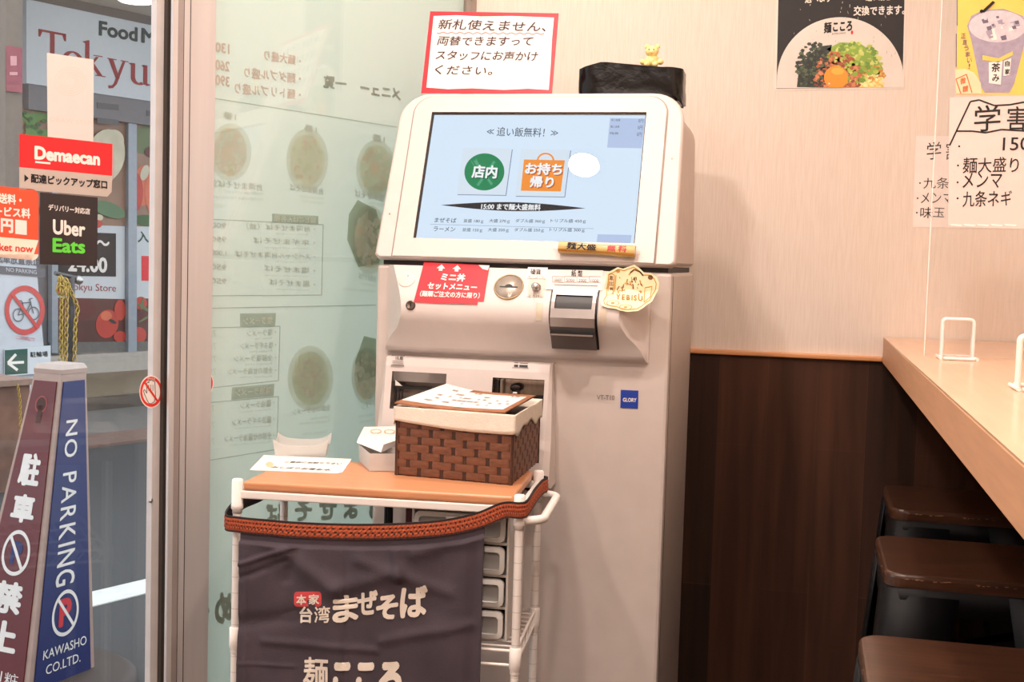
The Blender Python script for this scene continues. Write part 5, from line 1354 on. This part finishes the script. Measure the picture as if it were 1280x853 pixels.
b.text(DP_, '配達ピックアップ窓口', (38.5, 228.5), (134, 236.5), 11.5, M_ink, .0011, bold=.035); b.poly(DP_, [(30.5, 218), (36, 223), (30.5, 227.5)], M_ink, .0011)
tag(b.build('delivery_sticker'), 'bright red delivery pickup sticker with a grey strip below on the door glass', 'sticker')
b = MB(); q = rrect(-40, 237, 48, 326, 8, 5); M_orr = mat('sticker_orange_red', (236, 84, 52), .4, var=.02)
sh = lambda pts: [(x, y+(x-48)*.085+(0)) for x, y in pts]
b.card(DP_, sh(q), M_orr, .0005, .0003)
qb = [(x, y) for x, y in q if y > 300]; b.poly(DP_, sh([(-40, 300.5), (48, 300.5)]+[p for p in rrect(-40, 237, 48, 326, 8, 5) if p[1] > 316 and p[0] > 0][::-1]+[(-40, 326)]), mat('sticker_cream', (248, 226, 208), .4), .0010)
b.text(DP_, '送料・', (-2, 254), (27, 257), 13, M_paper, .0011, bold=.04); b.text(DP_, 'サービス料', (-20, 269), (38, 273.5), 13, M_paper, .0011, bold=.04); b.text(DP_, '０円', (-14, 289), (16.5, 292), 18, M_paper, .0011, bold=.05)
b.poly(DP_, [(19, 274.5), (33.5, 276), (33.5, 294), (19, 292.5)], M_paper, .0010)
b.text(DP_, 'Rocket now', (-22, 312), (41.5, 316), 9.5, mat('sticker_red_text', (214, 70, 56), .5), .0014, bold=.025)
tag(b.build('shipping_sticker'), 'orange red rounded sticker with a cream lower band at the left picture edge', 'sticker')
b = MB(); b.card(DP_, [(50, 240.5), (122, 247), (121.5, 333), (49.5, 330.5)], mat('sticker_black', (46, 38, 40), .4), .001, .0003)
b.text(DP_, 'デリバリー対応店', (60.5, 263), (112.5, 268.5), 8, M_paper, .0017, bold=.03)
b.text(DP_, 'Uber', (66, 293), (106.5, 296.5), 19, M_paper, .0017, bold=.035); b.text(DP_, 'Eats', (65.5, 315.5), (106.5, 317.5), 18, mat('sticker_green', (98, 214, 64), .5), .0017, bold=.035)
tag(b.build('black_sticker'), 'square black delivery sticker with white and green lettering on the door glass', 'sticker')
M_stw = mat('sticker_white', (244, 236, 230), .4); M_strd = mat('sticker_ring_red', (226, 52, 44), .4)
def hand_sticker(pl, cx, cy, rx, ry, off):
    b = MB(); n_ = 36; pts = [(cx+rx*cos(2*pi*k/n_), cy+ry*sin(2*pi*k/n_)) for k in range(n_)]; b.card(pl, pts, M_stw, off, .0003)
    b.ring(pl, cx, cy, rx*.92, ry*.92, rx*.17, M_strd, off+.0006)
    S_ = rx/15; hp = mat('hand_grey', (110, 96, 92), .5)
    out = [(-5, 8), (-8, 3), (-10, -1), (-8.5, -2), (-5.5, 1.5), (-5.5, -8), (-4, -9), (-3, -8), (-2.8, -10.5), (-1.2, -11), (-.4, -10), (0, -11), (1.6, -11), (2.2, -9.5), (3, -10), (4.6, -9.3), (5, -2), (5.6, 4), (4, 9), (0, 11), (-3, 10.5)]
    P_ = [(cx+x*S_, cy+y*S_*ry/rx) for x, y in out]; b.stroke(pl, P_+[P_[0]], .9, hp, off+.0006)
    for x in (-3, -.4, 2.2): b.line(pl, (cx+x*S_, cy-9*S_), (cx+x*S_, cy-1*S_), .7, hp, off+.0006)
    b.line(pl, (cx-9*S_, cy-9.5*S_*ry/rx), (cx+9*S_, cy+9.5*S_*ry/rx), 2.4*S_, M_strd, off+.0009)
    b.text(pl, 'さわるな', (cx-5*S_, cy-11.3*S_*ry/rx), (cx+5*S_, cy-11*S_*ry/rx), 2.2*S_, M_stw, off+.0009, bold=.02); return b
STI = street_plane(.0115)
tag(hand_sticker(STI, 189, 490, 14.8, 20.5, 0).build('hand_sticker'), 'round red no touching hand sticker on the grey door stile', 'sticker')
GP = street_plane(-.0003)
tag(hand_sticker(GP, 254, 479, 13, 17, .0).build('hand_sticker'), 'round red sticker half hidden behind the window post beside the menu film', 'sticker')

# ------------------------------------------------------------------ the street
M_asph = mat('asphalt', (70, 68, 68), .85, var=.18, scale=140, bump=.4); M_conc = mat('concrete_grey', (112, 108, 104), .8, var=.1, scale=30); M_tan = mat('sidewalk_tan', (136, 120, 98), .85, var=.14, scale=40); M_kerb = mat('kerb_pinkish', (124, 98, 88), .8, var=.15, scale=30); M_rwhite = mat('road_paint', (214, 212, 208), .7, var=.06)
def sbox(b, u0, u1, o0, o1, z0, z1, m): post(b, u0, u1, o0, o1, z0, z1, m)
SU0, SU1 = -4.5, 10.5
b = MB(); sbox(b, SU0, SU1, .10, 4.86, -.06, -.005, M_asph); road = struct(b.build('street_road'))
b = MB(); sbox(b, SU0, SU1, 1.90, 2.06, -.005, -.001, M_rwhite); 
sbox(b, -.2, .5, .55, .95, -.005, -.0015, mat('road_tread', (120, 118, 116), .8, var=.3, scale=160)); b.build('road_marking', road)
b = MB(); sbox(b, SU0, SU1, 4.86, 5.28, -.06, .012, M_kerb); sbox(b, SU0, SU1, 5.28, 6.35, -.06, .004, M_conc); struct(b.build('street_gutter'))
b = MB(); sbox(b, SU0, SU1, 6.42, 9.0, -.06, .11, M_tan); sbox(b, SU0, SU1, 6.35, 6.42, -.06, .10, mat('kerb_shadow', (84, 74, 66), .8)); struct(b.build('sidewalk'))  # kerb face coloured dark to paint the shadow line at the step
# supermarket across the street
OF_ = 8.0; SPL = street_plane(OF_)
shop = thing('shop_building', street(4.7, OF_, .11), 'supermarket front with a big white sign across the street', 'shop')
M_facade = mat('facade_grey', (122, 119, 122), .6, var=.05); M_mull = mat('mullion_grey', (150, 156, 164), .45, metal=.3); M_sign = mat('sign_white', (200, 204, 208), .4, var=.02)
def zat(px, py, o=OF_): return street_plane(o).at(px, py).z
b = MB(); sbox(b, 1.5, 9.5, OF_+.02, OF_+.4, .11, 5.0, M_facade)
zsill = zat(150, 440); sbox(b, 3.9, 9.5, OF_-.10, OF_+.02, .11, zsill, mat('facade_base', (176, 168, 160), .7, var=.05)); b.build('facade_wall', shop)
b = MB(); b.card(SPL, [(28, 104.5), (260, 138), (260, 37), (28, -12)], M_sign, .05, .06); sgn = b.build('sign_board', shop)
SG = street_plane(OF_-.1125); M_tred = mat('sign_letter_red', (150, 44, 46), .5); M_tgreen = mat('sign_letter_dark', (52, 62, 60), .5)
b = MB()
b.text(SG, 'Food', (123.5, 44.5), (172, 52.6), 19, M_tgreen, 0, bold=.035); b.build('sign_title', sgn, label='dark green lettering'); b = MB(); b.text(SG, 'Market', (176.5, 53.5), (252, 66), 19, M_tgreen, 0, bold=.035); b.build('sign_title', sgn, label='dark green lettering'); b = MB()
# serif capitals and small letters drawn from their own outlines (x right, y up, cap height 1)
def serif(polys, ox, oy, s_, sy=None):
    p0 = SG.at(ox, oy); ps = (SG.at(ox+1, oy+.143)-p0).dot(SD)*s_; pz_ = (SG.at(ox, oy-1)-p0).z*(sy or s_)
    for k, dx in enumerate((-.016, .016, 0)):
        for P_ in polys: b.add([p0+SD*((x+dx)*ps)+V((0, 0, y*pz_))-SO*(.0004*k) for x, y in P_], [tuple(range(len(P_)))], M_tred)
def arcb(cx, cy, rx, ry, w0, w1, a0, a1, n_=24):
    out = []
    for k in range(n_): 
        A0, A1 = a0+(a1-a0)*k/n_, a0+(a1-a0)*(k+1)/n_
        f = lambda A: (w0+(w1-w0)*abs(cos(A)))
        out.append([(cx+rx*cos(A0), cy+ry*sin(A0)), (cx+rx*cos(A1), cy+ry*sin(A1)), (cx+(rx-f(A1))*cos(A1), cy+(ry-f(A1))*sin(A1)), (cx+(rx-f(A0))*cos(A0), cy+(ry-f(A0))*sin(A0))])
    return out
Tl = [[(.0, 1), (.92, 1), (.92, .93), (.0, .93)], [(0, 1), (.0, .76), (.03, .76), (.10, .93), (.12, .95)], [(.92, 1), (.92, .76), (.89, .76), (.82, .93), (.80, .95)], [(.40, .95), (.52, .95), (.52, .03), (.40, .03)], [(.28, 0), (.64, 0), (.64, .03), (.52, .08), (.40, .08), (.28, .03)]]
ol_ = arcb(.33, .32, .33, .34, .045, .12, 0, 2*pi)
kl = [[(.10, 1.04), (.20, 1.08), (.20, .03), (.10, .03)], [(.0, 1.0), (.10, 1.04), (.10, .96)], [(.02, 0), (.30, 0), (.30, .03), (.20, .07), (.10, .07), (.02, .03)], [(.20, .30), (.44, .60), (.50, .60), (.26, .28)], [(.36, .62), (.62, .62), (.62, .65), (.36, .65)], [(.24, .36), (.32, .42), (.62, .03), (.50, .03)], [(.42, 0), (.72, 0), (.72, .03), (.42, .03)]]
yl = [[(.04, .65), (.30, .65), (.30, .62), (.04, .62)], [(.08, .62), (.20, .62), (.40, .06), (.33, .0)], [(.46, .65), (.68, .65), (.68, .62), (.46, .62)], [(.53, .62), (.58, .62), (.32, -.12), (.24, -.22), (.20, -.24)], [(.08, -.30), (.20, -.27), (.30, -.12), (.24, -.14), (.18, -.20), (.08, -.20)]]
ul = [[(.08, .62), (.18, .65), (.18, .18), (.08, .16)], [(0, .62), (.08, .65), (.18, .65), (.08, .58)], arcb(.31, .18, .23, .19, .06, .11, pi, 1.62*pi)[0], [(.47, .65), (.57, .65), (.57, .03), (.47, .03)], [(.40, .62), (.47, .65), (.57, .65), (.47, .58)], [(.55, .0), (.66, .03), (.66, .06), (.57, .08)]]+arcb(.31, .19, .23, .20, .06, .11, pi, 1.70*pi)
for (P_, x, y, s_) in ((Tl, 48.5, 76, 37), (ol_, 78, 88, 40), (kl, 103, 92, 40), (yl, 133, 98, 40), (ul, 161, 104, 40)): serif(P_, x, y, s_, 40)
b.build('sign_lettering', sgn, label='dark red serif lettering')
b = MB(); b.card(SPL, [(28, 105), (260, 139), (260, 168), (28, 137)], M_facade, .0, .09)
M_dk = mat('header_dark', (92, 90, 94), .5)
for (x0, x1, y) in ((121, 148, 128), (121, 148, 147), (183, 205, 138)): b.card(SPL, [(x0, y), (x1, y+3), (x1, y+10), (x0, y+7)], M_dk, .09, .006)
b.build('door_header', shop)
# window graphics
V1 = [('veg_leaf', (96, 140, 70)), ('veg_leaf_dark', (60, 96, 48)), ('veg_pale', (206, 196, 170)), ('veg_radish', (216, 176, 160)), ('veg_cucumber', (88, 120, 84)), ('veg_red', (190, 66, 52)), ('veg_orange', (214, 110, 78)), ('veg_deep', (96, 40, 36)), ('veg_shadow', (62, 56, 50)), ('veg_stem', (104, 116, 76)), ('veg_base', (150, 116, 96)), ('veg_low', (92, 52, 44))]
VM = {k: mat(k, c, .45, var=.12, scale=6) for k, c in V1}
def pane(nm, pts, items, parent=shop, base='veg_base'):
    b = MB(); b.card(SPL, pts, VM[base], .0, .012)
    for i, (m, cx, cy, rx, ry, rot) in enumerate(items): b.ell(SPL, cx, cy, rx, ry, VM[m], .0125+.0012*(i+1), 22, rot)
    return b.build(nm, parent)
rnd = random.Random(31)
it = [('veg_leaf', rnd.uniform(32, 60), rnd.uniform(142, 170), rnd.uniform(3, 8), rnd.uniform(3, 7), rnd.uniform(0, 3)) for _ in range(16)]+[('veg_leaf_dark', rnd.uniform(30, 60), rnd.uniform(138, 166), 3, 2.4, 0) for _ in range(8)]
it += [('veg_pale', 132, 195, 24, 34, .2), ('veg_radish', 128, 214, 15, 30, .15), ('veg_pale', 142, 176, 13, 14, 0), ('veg_cucumber', 136, 262, 22, 9, .35), ('veg_pale', 124, 272, 5, 4, 0), ('veg_cucumber', 70, 265, 20, 8, .2), ('veg_red', 122, 280, 6, 5, 0)]
pane('window_graphic', [(24, 128), (156, 150), (156, 284), (24, 282)], it)
pane('window_graphic', [(165, 152), (260, 168), (260, 285), (165, 283)], [('veg_stem', 180, 175, 16, 18, .5), ('veg_orange', 180, 232, 15, 26, .1), ('veg_red', 170, 240, 9, 24, 0), ('veg_orange', 194, 240, 13, 30, 0), ('veg_pale', 181, 216, 5, 10, .3), ('veg_leaf_dark', 186, 276, 22, 7, .1), ('veg_deep', 190, 190, 9, 7, 0)])
pane('window_graphic', [(66, 372), (156, 374), (156, 428), (66, 428)], [('veg_deep', 95, 385, 26, 16, 0), ('veg_red', 134, 405, 14, 18, .2), ('veg_orange', 133, 395, 7, 6, 0), ('veg_red', 150, 388, 7, 13, 0), ('veg_red', 150, 421, 8, 7, 0), ('veg_shadow', 141, 402, 5, 2, .5)], base='veg_low')
pane('window_graphic', [(165, 373), (260, 375), (260, 428), (165, 428)], [('veg_deep', 182, 388, 16, 16, 0), ('veg_red', 176, 379, 8, 8, 0), ('veg_red', 174, 419, 9, 10, 0), ('veg_stem', 180, 385, 10, 2, .6), ('veg_stem', 184, 397, 13, 1.5, -.5), ('veg_stem', 178, 380, 1.5, 8, .2)], base='veg_low')
b = MB(); b.card(SPL, [(70, 280), (155, 283), (155, 374), (66, 372)], M_sign, .0, .014); SW = street_plane(OF_-.0155)
b.poly(SW, [(72.5, 289), (145, 292), (145, 346), (71.5, 345)], M_pblack, 0)
b.text(SW, '10:00', (76, 318), (112, 319), 20, M_paper, .002, bold=.03); b.text(SW, '〜', (120, 307), (137, 308), 7, M_paper, .002, bold=.03); b.text(SW, '24:00', (85, 339.5), (134, 341.5), 20, M_paper, .002, bold=.035)
b.text(SW, 'Tokyu Store', (84, 365.5), (145, 367.5), 12, M_tred, .001); b.poly(SW, [(70, 354), (78, 354.4), (78, 366), (70, 365.6)], M_red, .001)
b.build('hours_sign', shop)
b = MB(); b.card(SPL, [(165, 283), (260, 285), (260, 374), (165, 373)], M_sign, .0, .014)
b.text(SW, '入口', (172, 303), (199, 304), 14, mat('sign_green_dark', (34, 74, 60), .5), .001, bold=.02); b.poly(SW, [(177, 320), (206, 321), (206, 352), (177, 351)], M_red, .001); b.build('entrance_sign', shop)
for (x0, x1) in ((155.5, 166), (60, 67.5)):
    b = MB(); b.card(SPL, [(x0, 140), (x1, 140), (x1, 441), (x0, 441)], M_mull, .0, .06); b.build('mullion', shop)
b = MB(); b.card(SPL, [(60, 428), (260, 426), (260, 440), (60, 443)], M_conc, .0, .03); b.build('sill', shop)
zc = zat(120, 12)+.02
b = MB(); post(b, 1.5, 9.5, OF_-2.6, OF_+.05, zc, zc+.2, mat('soffit_beige', (196, 186, 176), .7)); post(b, 1.5, 9.5, OF_-.12, OF_+.02, zc-.08, zc, mat('soffit_trim', (110, 100, 94), .6)); b.build('canopy_soffit', shop)
cl = level_plane(zc-.01).at(170, 0.5)
b = MB(); b.lathe([(0, 0), (.14, .0), (.17, .02), (.17, .0245)], V((cl.x, cl.y, zc-.025)), (0, 0, 1), mat('canopy_lamp', (255, 250, 240), .4, emit=2.2, var=0), 28)
tag(b.build('canopy_light'), 'round white lamp glowing under the shop canopy', 'lamp')
# pillar and banner at the far left
b = MB(); PLp = street_plane(5.0)
pu = lambda px, py, o: (street_plane(o).at(px, py)-CORNER).dot(SD)
post(b, pu(7, 60, 5.0), pu(28, 60, 5.0), 5.0, 5.25, .0, 4.0, mat('pillar_beige', (120, 108, 98), .7, var=.08)); tag(b.build('street_pillar'), 'beige street pillar left of the white supermarket sign', 'pillar')
b = MB(); b.card(street_plane(4.99), [(7.5, 57), (27, 60), (27, 116), (7.5, 114)], mat('banner_pink_red', (150, 80, 90), .7, var=.12), .0, .008)
for (x, y, w, h) in ((17, 76, 4, 6), (17, 92, 5, 2)): b.poly(street_plane(4.98), [(x-w, y-h), (x+w, y-h), (x+w, y+h), (x-w, y+h)], mat('banner_pale', (206, 150, 152), .7), 0)
tag(b.build('hanging_banner'), 'faded pinkish red banner hanging on the beige street pillar', 'banner')
b = MB(); o_ = 5.3; post(b, pu(-30, 40, o_), pu(6.5, 40, o_), o_, o_+.05, 0.0, 3.2, mat('dark_panel', (52, 40, 40), .6)); P44 = street_plane(o_-.004)
b.poly(P44, [(0, 2), (3, 0), (7, 22), (4, 28), (0, 20)], M_paper, 0); tag(b.build('dark_panel'), 'tall dark street panel with a white mark at the left picture edge', 'panel')
# notice board: no bicycle parking
o_ = 4.3; NBp = street_plane(o_)
sb = thing('standing_sign', street(pu(30, 400, o_), o_, 0), 'grey white standing board forbidding bicycle parking, with a green arrow plate', 'sign')
b = MB(); M_bd = mat('board_white', (190, 192, 198), .5, var=.04); zt_ = NBp.at(30, 297).z
u0, u1 = pu(-22, 380, o_), pu(64, 380, o_)
b.hexa([street(u0, o_, .0), street(u1+.03, o_, .0), street(u1+.03, o_+.02, .0), street(u0, o_+.02, .0)], [street(u0, o_+.12, zt_), street(u1-.03, o_+.12, zt_), street(u1-.03, o_+.14, zt_), street(u0, o_+.14, zt_)], M_bd)
b.hexa([street(u0, o_+.5, .0), street(u1, o_+.5, .0), street(u1, o_+.52, .0), street(u0, o_+.52, .0)], [street(u0, o_+.145, zt_), street(u1-.03, o_+.145, zt_), street(u1-.03, o_+.165, zt_), street(u0, o_+.165, zt_)], M_bd)
b.build('board', sb)
NB2 = Pl(street(0, o_-.004, 0), (-SO*zt_-V((0, 0, -.12))).normalized()*1, SD, V((SO.x*.12, SO.y*.12, zt_)).normalized())
b = MB()
b.poly(NB2, [(-18, 331), (57, 337), (56.5, 347), (-18, 341)], M_dk, .001); b.text(NB2, '自転車放置禁止', (-14, 328), (50, 333), 13, M_dk, .001, bold=.02); b.text(NB2, 'NO PARKING', (8, 339.5), (46, 343), 5, M_bd, .002)
M_rf = mat('faded_red', (196, 72, 68), .5); b.ring(NB2, 31, 388, 25, 31, 5.5, M_rf, .001); 
bi = M_dk
for (x, y) in ((23, 394), (42, 392)): b.ring(NB2, x, y, 7, 8.5, 1.1, bi, .002)
b.stroke(NB2, ((23, 394), (28, 379), (39, 378), (32, 392), (23, 394)), 1.2, bi, .002); b.stroke(NB2, ((42, 392), (37, 374), (41, 373)), 1.2, bi, .002); b.stroke(NB2, ((32, 392), (27, 376), (24, 376)), 1.2, bi, .002)
b.line(NB2, (14, 366), (48, 411), 4, M_rf, .003)
b.text(NB2, 'ここは駐輪禁止です', (20, 424), (44, 427), 5, M_rf, .001)
b.build('board_print', sb)
b = MB(); b.card(NB2, [(5, 437), (62, 432), (62, 466), (5, 471)], M_sign, .002, .01); b.poly(NB2, [(6, 438), (34.5, 436), (34.5, 467), (6, 469)], mat('arrow_green', (34, 78, 66), .5), .0125)
b.stroke(NB2, ((30, 453), (11, 454)), 3.4, M_paper, .0135); b.stroke(NB2, ((20, 443), (10, 454), (22, 463)), 3.4, M_paper, .0145); b.text(NB2, '駐輪場', (38, 447), (60, 446), 7, M_ink, .0135, bold=.02)
b.build('arrow_plate', sb)
# planter box with a chain in front
o_ = 3.95; b = MB(); zpt = street_plane(o_).at(20, 482).z; u1 = pu(37, 520, o_)
pb = thing('planter_box', street(u1-.5, o_+.2, 0), 'weathered brown box standing behind the parking pylon at the left', 'box')
post(b, u1-1.0, u1, o_, o_+.30, -.003, zpt, mat('planter_brown', (124, 92, 78), .8, var=.25, scale=9)); post(b, u1-1.02, u1+.02, o_-.02, o_+.32, zpt, zpt+.03, mat('planter_lid', (150, 122, 108), .8, var=.15)); b.build('body', pb)
# stanchion with gold chains
o_ = 4.5; up = pu(88.5, 420, o_); zt_ = street_plane(o_).at(88, 346).z
cs = thing('chain_post', street(up, o_, 0), 'grey metal post hung with golden chains in front of the shop window', 'post')
b = MB(); b.tube([street(up, o_, -.004), street(up, o_, zt_)], .022, mat('post_grey', (86, 88, 92), .4, metal=.5), 12); b.tube([street(up-.12, o_-.02, zt_+.02), street(up+.05, o_, zt_-.01)], .012, mat('post_grey', (86, 88, 92), .4), 8); b.ball(street(up+.05, o_, zt_-.02), .028, M_steel, 2); b.build('post', cs)
M_chain = mat('chain_gold', (196, 164, 84), .4, metal=.5)
def chain(pts, r=.012):
    b = MB(); pts = [V(p) for p in pts]; seg = []
    tot = sum((q-p).length for p, q in zip(pts, pts[1:])); n_ = int(tot/(r*1.55)); 
    for k in range(n_):
        d = tot*(k+.5)/n_; 
        for p, q in zip(pts, pts[1:]):
            L = (q-p).length
            if d <= L: c = p+(q-p)*(d/L); t = (q-p).normalized(); break
            d -= L
        s_ = (SD if k % 2 else SO); s_ = (s_-t*s_.dot(t)).normalized()
        b.tube([c+t*(r*1.05*cos(2*pi*i/8))+s_*(r*.62*sin(2*pi*i/8)) for i in range(8)], r*.24, M_chain, 5, True)
    return b
def cpx_(px, py, do=-.04): return street_plane(o_+do).at(px, py)
chain([cpx_(80, 350), cpx_(77, 365), cpx_(76, 465)], .018).build('chain', cs); chain([cpx_(84, 350), cpx_(82, 465)], .018).build('chain', cs)
chain([cpx_(82, 348), cpx_(92, 372), cpx_(97.5, 385), cpx_(94, 405), cpx_(93, 452)], .018).build('chain', cs)
b = chain([cpx_(72+rnd.random()*12, 346+rnd.random()*24) for _ in range(14)], .02); b.build('chain_bundle', cs)
o_ = 3.9
b = chain([street_plane(o_).at(22, 481), street_plane(o_).at(25, 500), street_plane(o_).at(25.5, 560)], .010); tag(b.build('hanging_chain', pb))
# no parking pylon
py_t = [V((-2.0207, 3.0756, .9057)), V((-2.0034, 3.1702, .9057)), V((-2.0980, 3.1875, .9057)), V((-2.1153, 3.0929, .9057))]
py_b = [V((-1.9947, 2.8810, 0)), V((-1.9479, 3.1368, 0)), V((-2.2037, 3.1836, 0)), V((-2.2506, 2.9278, 0))]
pyl = thing('parking_pylon', (sum(py_b, V((0, 0, 0)))/4).to_tuple(), 'tall tapered red and blue no parking pylon standing outside the glass door', 'pylon')
M_pyf = mat('pylon_frame', (168, 140, 128), .45, var=.08); M_pyr = mat('pylon_red', (94, 12, 20), .4, var=.06); M_pyb = mat('pylon_blue', (9, 26, 90), .4, var=.05)
b = MB(); b.hexa(py_b, py_t, M_pyf); 
cc = sum(py_t, V((0, 0, 0)))/4
tp2 = [cc+(p-cc)*1.06+V((0, 0, .002)) for p in py_t]; tp3 = [cc+(p-cc)*.92+V((0, 0, .016)) for p in py_t]
b.build('frame', pyl); b = MB(); b.hexa([p-V((0, 0, .012)) for p in tp2], tp2, M_pyf); b.hexa(tp2, tp3, mat('pylon_cap', (196, 178, 170), .45)); b.build('top_cap', pyl)
b = MB(); cb = sum(py_b, V((0, 0, 0)))/4; b.lathe([(.30, -.004), (.30, .03), (.27, .045), (.0, .05)], V((cb.x, cb.y, 0)), (0, 0, 1), mat('pylon_base', (70, 56, 50), .6), 28); b.build('base', pyl)
def face(i, j, name, m, extra):
    b0, b1, t0, t1 = py_b[i], py_b[j], py_t[i], py_t[j]
    n_ = (b1-b0).cross(t0-b0).normalized()
    if n_.dot(EYE-b0) < 0: n_ = -n_
    def f(a, h, off=0.0): return (b0*(1-a)+b1*a)*(1-h)+(t0*(1-a)+t1*a)*h+n_*off
    b = MB(); mg = lambda h: .07+.03*h
    b.hexa([f(mg(0), .05, .0005), f(1-mg(0), .05, .0005), f(1-mg(1), .965, .0005), f(mg(1), .965, .0005)], [f(mg(0), .05, .004), f(1-mg(0), .05, .004), f(1-mg(1), .965, .004), f(mg(1), .965, .004)], m)
    extra(b, f); b.build(name, pyl)
def ftext(b, f, s_, a0, a1, h0, h1, m, rot=False, off=.005, **kw):
    vs, fs = layout(s_, **kw)
    if rot: b.add([f(a0+(a1-a0)*y, h0+(h1-h0)*x, off+la) for x, y, la in vs], fs, m)
    else: b.add([f(a0+(a1-a0)*x, h0+(h1-h0)*y, off+la) for x, y, la in vs], fs, m)
def fring(b, f, a, h, ra, rh, w, m, off=.005):
    vs = []; n_ = 32
    for k in range(n_): A = 2*pi*k/n_; vs += [f(a+ra*cos(A), h+rh*sin(A), off), f(a+ra*(1-w)*cos(A), h+rh*(1-w)*sin(A), off)]
    b.add(vs, [(2*k, (2*k+2) % (2*n_), (2*k+3) % (2*n_), 2*k+1) for k in range(n_)], m)
M_pw = mat('pylon_white', (226, 220, 216), .5)
def blue(b, f):
    ftext(b, f, 'NO PARKING', .28, .64, .845, .34, M_pw, True, bold=.01, track=.03)
    ftext(b, f, 'P', .38, .60, .215, .30, mat('pylon_p_red', (196, 40, 48), .5), bold=.05, off=.0046)
    fring(b, f, .49, .255, .235, .070, .16, M_pw, .0052); b.add([f(.33, .300, .0054), f(.36, .306, .0054), f(.66, .21, .0054), f(.63, .204, .0054)], [(0, 1, 2, 3)], M_pw)
    ftext(b, f, 'KAWASHO', .16, .86, .135, .163, M_pw, bold=.005); ftext(b, f, 'CO.LTD.', .22, .76, .088, .116, M_pw, bold=.005)
def redf(b, f):
    kh = mat('keyhole_dark', (70, 40, 34), .7)
    b.add([f(.5+.15*cos(2*pi*k/20), .895+.020*sin(2*pi*k/20), .005) for k in range(20)], [tuple(range(20))], kh); b.add([f(.43, .89, .005), f(.57, .89, .005), f(.57, .835, .005), f(.43, .835, .005)], [(0, 1, 2, 3)], kh)
    fring(b, f, .5, .893, .19, .026, .2, mat('keyhole_rim', (150, 60, 56), .5), .0046)
    for ch, h0, h1 in (('駐', .645, .745), ('車', .535, .62), ('禁', .265, .36), ('止', .155, .245)): ftext(b, f, ch, .26, .76, h0, h1, M_pw, bold=.045)
    fring(b, f, .52, .445, .27, .068, .17, M_pw); ftext(b, f, 'P', .42, .64, .41, .48, M_pyb, bold=.05, off=.0046); b.add([f(.34, .49, .0054), f(.38, .497, .0054), f(.70, .40, .0054), f(.66, .393, .0054)], [(0, 1, 2, 3)], M_pw)
    ftext(b, f, '川', .42, .62, .06, .10, M_pw); ftext(b, f, '粧', .66, .86, .06, .10, M_pw)
face(0, 1, 'blue_panel', M_pyb, blue); face(3, 0, 'red_panel', M_pyr, redf)
